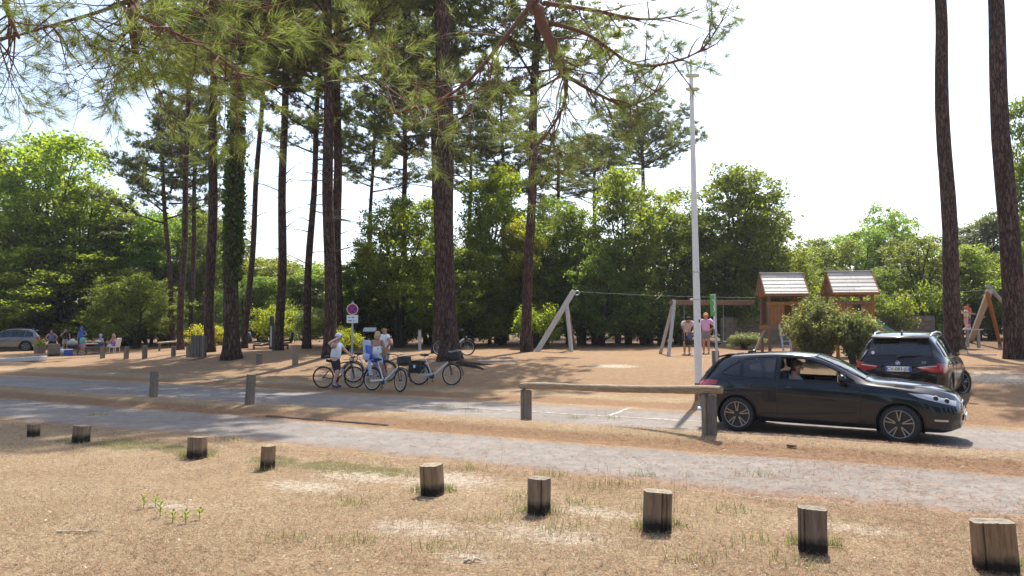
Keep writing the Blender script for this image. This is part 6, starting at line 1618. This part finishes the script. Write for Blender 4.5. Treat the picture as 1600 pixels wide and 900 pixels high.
def exercise():
    b = ground_at(424, 546); root = thing('exercise_bench', 'dark outdoor exercise station with two curved seats on a central post', 'exercise machine', b)
    H = at(0, 494, b.y).z - b.z; MB().box((0, 0, H / 2), (.20, .16, H), None, .02).build('post', M['dark_metal'], root); MB().box((0, -.09, H * .40), (.09, .02, H * .62)).build('panel', M['galvanised'], root)
    for sg in (-1, 1):
        s_ = MB(); s_.tube([(sg * .1, 0, .32), (sg * .5, -.1, .22), (sg * .95, -.1, .24)], .05, 10); s_.build('arm', M['dark_metal'], root, True)
        MB().box((sg * .85, -.1, .36), (.55, .38, .07), (0, sg * -.10, 0), .03).build('seat', M['dark_metal'], root, True)
        MB().box((sg * 1.14, -.1, .68), (.08, .38, .55), (0, sg * .18, 0), .03).build('backrest', M['dark_metal'], root, True)
        MB().tube([(sg * .92, -.1, .24), (sg * .92, -.1, -.1)], .05, 10).build('foot', M['dark_metal'], root, True); MB().tube([(sg * .35, -.1, .3), (sg * .45, -.15, .75), (sg * .25, -.15, .85)], .025, 8).build('handle', M['dark_metal'], root, True)
    b = ground_at(466, 531); r2 = thing('exercise_station', 'black upright exercise frame with grey step panel between two pine trunks', 'exercise machine', b); H = at(0, 497, b.y).z - b.z
    for x in (-.35, .62): MB().box((x, 0, H / 2), (.20, .16, H), None, .02).build('post', M['dark_metal'], r2)
    MB().box((.13, 0, H - .05), (.8, .08, .08), None, .01).build('crossbar', M['galvanised'], r2)
    for k in range(3): MB().box((.13, -.03, .15 + k * .2), (.62, .05, .12), None, .01).build('step', M['galvanised'], r2)
exercise()
def info_board():
    b = foot(578, 36.0); root = thing('information_board', 'dark lectern-like information board with a pale tilted panel', 'sign', b); z = at(0, 515, 36).z - b.z
    for x in (-.28, .28): MB().box((x, 0, z / 2), (.08, .08, z), None, .01).build('post', M['dark_metal'], root)
    MB().box((0, -.05, z), (.60, .40, .04), (.45, 0, 0), .01).build('panel', simple('panel_print', (.40, .45, .47), .35, var=.25, scale=9), root)
    b = foot(656, 37); r2 = thing('litter_post', 'slim grey post with a square cap among the shrubs behind the bicycles', 'post', b); MB().box((0, 0, .5), (.14, .12, 1.1), None, .01).build('shaft', M['galvanised'], r2); MB().box((0, 0, 1.06), (.24, .2, .06), None, .01).build('cap', M['dark_metal'], r2)
info_board()
def litter_bin():
    b = ground_at(308, 561); root = thing('litter_bin', 'grey slatted wooden litter bin next to the ivy-clad pine', 'bin', b, .2); H = at(0, 524, b.y).z - b.z; w = .23
    for sx in (-1, 1):
        for k in range(5): MB().box((sx * w, -w + .06 + k * .12, H / 2 + .02), (.03, .10, H - .1), None, .006).build('slat', M['post'], root); MB().box((-w + .06 + k * .12, sx * w, H / 2 + .02), (.10, .03, H - .1), None, .006).build('slat', M['post'], root)
    MB().box((0, 0, H / 2), (w * 1.8, w * 1.8, H - .2)).build('liner', M['dark_metal'], root); MB().box((0, 0, H - .02), (w * 2.15, w * 2.15, .05), None, .01).build('lid', M['post'], root)
    a, c = ground_at(246, 549), ground_at(300, 543); r2 = thing('low_bar', 'low horizontal wooden bar behind the short posts near the bin', 'rail', a)
    e = c - a; MB().tube([(0, 0, .55), (e.x, e.y, e.z + .55)], .07, 10).build('bar', M['post'], r2, True)
    for q in (0.05, .95): MB().tube([(e.x * q, e.y * q, e.z * q - .1), (e.x * q, e.y * q, e.z * q + .52)], .07, 10).build('support', M['post'], r2, True)
litter_bin()
def picnic():
    Y = 50.0; b = foot(148, Y); root = thing('picnic_table', 'wooden picnic table with fixed benches, food laid on it', 'table', b, .15)
    for k in range(5): MB().box((0, -.30 + k * .15, .75), (2.0, .14, .045), None, .006).build('top_board', M['post'], root)
    for sg in (-1, 1):
        for k in range(2): MB().box((0, sg * (.70 + k * .14), .45), (2.0, .13, .045), None, .006).build('bench_board', M['post'], root)
    for x in (-.75, .75):
        for sg in (-1, 1): MB().beam((x, sg * .75, -.05), (x, sg * .22, .73), .09, .05, (1, 0, 0)).build('leg', M['post'], root)
        MB().box((x, 0, .40), (.05, 1.7, .09)).build('cross_piece', M['post'], root)
    for i, (dx, lab, col) in enumerate([(-.3, 'orange-brown loaf-like dish on the picnic table', (.52, .30, .15)), (.3, 'pale food box on the picnic table', (.6, .55, .45))]):
        o = thing('food_dish', lab, 'food', b + Vector((dx, -.1, .775)), .15); MB().lathe([(.12, 0), (.19, .03), (.2, .06)], (0, 0, 0), 16).build('dish', M['plate'], o, True); MB().ball((0, 0, .06), .17, 12, 8, (1, 1, .6)).build('food', simple('food_%d' % i, col, .8, var=.3), o, True)
    b = foot(114, 48.5); g = thing('barbecue', 'dark kettle barbecue with pale lid standing before the picnic table', 'barbecue', b)
    MB().ball((0, 0, .62), .33, 18, 12, (1, 1, .7)).build('bowl', M['dark_metal'], g, True); MB().ball((0, 0, .78), .32, 18, 12, (1, 1, .75)).build('lid', simple('lid_grey', (.30, .31, .27), .5), g, True); MB().box((0, 0, 1.02), (.22, .14, .09), None, .03).build('cloth', M['plate'], g, True)
    for a in (.5, 2.6, 4.7): MB().tube([(.2 * math.cos(a), .2 * math.sin(a), .5), (.34 * math.cos(a), .34 * math.sin(a), 0)], .018, 8).build('leg', M['dark_metal'], g, True)
    b = foot(97, 49.0); o = thing('carrier_bag', 'white carrier bag lying on the ground by the barbecue', 'bag', b); MB().ball((0, 0, .20), .27, 14, 10, (1.2, .8, .85)).build('sack', M['white_paint'], o, True); MB().tube([(-.1, 0, .4), (-.06, 0, .52), (.06, 0, .52), (.1, 0, .4)], .02, 6).build('handle', M['white_paint'], o, True)
    b = foot(108, 47.5); o = thing('cool_box', 'blue cool box standing beside the barbecue', 'cool box', b); MB().box((0, 0, .20), (.42, .3, .38), None, .03).build('body', M['seat_blue'], o, True); MB().box((0, 0, .41), (.44, .32, .06), None, .02).build('lid', M['plate'], o, True)
    b = foot(181, 49.3); c = thing('garden_chair', 'pale plastic garden chair occupied by the fair-haired woman', 'chair', b, math.radians(172)); PL = simple('chair_plastic', (.66, .64, .58), .5)
    MB().box((.05, 0, .42), (.46, .48, .04), None, .015).build('seat', PL, c); MB().box((-.22, 0, .72), (.05, .48, .62), (0, -.2, 0), .02).build('backrest', PL, c)
    for x in (-.15, .25):
        for y in (-.2, .2): MB().tube([(x, y, .42), (x * 1.15, y * 1.15, 0)], .022, 8).build('leg', PL, c)
    b = ground_at(62, 552); o = thing('planter_tub', 'weathered wooden tub with a little plant near the silver car', 'planter', b); MB().lathe([(.34, 0), (.40, .5), (.38, .5), (.36, .46)], (0, 0, 0), 18).build('tub', M['post'], o, True)
    rng = np.random.RandomState(8); V, F = leaf_quads(np.stack([rng.normal(0, .16, 260), rng.normal(0, .16, 260), .5 + np.abs(rng.normal(0, .2, 260))], 1), .14, rng); link_mesh('plant', np_mesh('plant', V, F), LEAF_LIGHT, o)['kind'] = 'stuff'
    b = ground_at(84, 556); o = thing('stone_block', 'square grey-brown block standing by the standing woman in blue-grey', 'block', b, .3); MB().box((0, 0, .38), (.62, .5, .80), None, .05).build('block', M['stump'], o)
    b = ground_at(32, 565); o = thing('concrete_slab', 'long pale concrete slab lying at the lane edge in front of the silver car', 'slab', b, -.25); MB().box((0, 0, .10), (2.9, .55, .24), (0, -.06, 0), .03).build('slab', simple('pale_concrete', (.52, .50, .47), .9, var=.15, bump=.3), o)
picnic()
# oddments on the ground
def stick(label, px, py, L, ang, r_):
    g = ground_at(px, py); o = thing('fallen_stick', label, 'stick', g, ang); rr_ = random.Random(px)
    MB().tube([(-L / 2 + L * i / 7, rr_.uniform(-.02, .02), r_ + rr_.uniform(0, .012)) for i in range(8)], [r_ * (1 - .06 * i) for i in range(8)], 7).build('stem', simple('dry_stick', (.46, .40, .34), .9, var=.2) if 'dry_stick' not in bpy.data.materials else bpy.data.materials['dry_stick'], o, True)
    q = MB().tube([(L * .1, 0, r_), (L * .2, .06, r_ + .02)], [r_ * .6, r_ * .3], 6).build('side_shoot', bpy.data.materials['dry_stick'], o, True)
stick('pale bare stick lying on the dry grass, below the weed seedlings', 125, 833, .42, .05, .010)
stick('short grey piece of wood lying in the sandy patch', 738, 879, .13, .3, .014)
stick('dark broken branch on the bank right of the thick pine', 775, 566, 1.5, .4, .05)
stick('crooked branch lying on the dirt beside the SUV', 1535, 556, 1.3, .2, .04)
def chip(label, px, py):
    g = ground_at(px, py); o = thing('bark_chip', label, 'bark', g, -.4); MB().box((0, 0, .02), (.14, .05, .03), (0, .05, 0), .01).build('chip', M['stump'], o)
chip('lump of brown wood lying on the verge in front of the hatchback', 1237, 699)
def weed(label, px, py, h, seed):
    r = random.Random(seed); g = ground_at(px, py); o = thing('weed_seedling', label, 'plant', g, r.uniform(0, 6), 'weed seedlings on the dry grass'); mb = MB(); st_ = MB().tube([(0, 0, -.02), (0, .004, h)], [.004, .002], 5); st_.build('stem', LEAF_MID, o)
    for k in range(9):
        a = k * 2.4; z = h * (.25 + .08 * k); L = .055 * (1.1 - .05 * k); e = Vector((math.cos(a) * L, math.sin(a) * L, z + .035)); s_ = Vector((-math.sin(a), math.cos(a), 0)) * .012; m_ = Vector((math.cos(a) * L * .5, math.sin(a) * L * .5, z + .026))
        lf = MB().add([Vector((0, 0, z)), m_ + s_, e, m_ - s_], [(0, 1, 2, 3)]); lf.build('leaf', LEAF_MID, o)
for i, (px, py, h) in enumerate([(224, 795, .13), (243, 792, .10), (250, 808, .15), (270, 817, .10), (290, 818, .11), (312, 812, .10), (1261, 683, .17)]):
    weed('small green weed seedling sprouting from dry grass' if i < 6 else 'single green weed growing on the verge in front of the hatchback', px, py, h, i)

# ================================================================== added haze volume, standing in for lens veil
def haze():
    t = NT('veil_haze'); pv = t.n('ShaderNodeVolumePrincipled'); pv.inputs['Color'].default_value = (.95, .96, 1.0, 1); pv.inputs['Density'].default_value = .0003; pv.inputs['Anisotropy'].default_value = .35
    t.l(pv.outputs[0], t.out.inputs['Volume'])
    o = MB().box((0, 450, 16.0), (1900, 1200, 34.6)).build('haze', t.m); tag(o, 'thin added haze standing in for lens veil over the whole place', 'haze', kind='stuff')
haze()
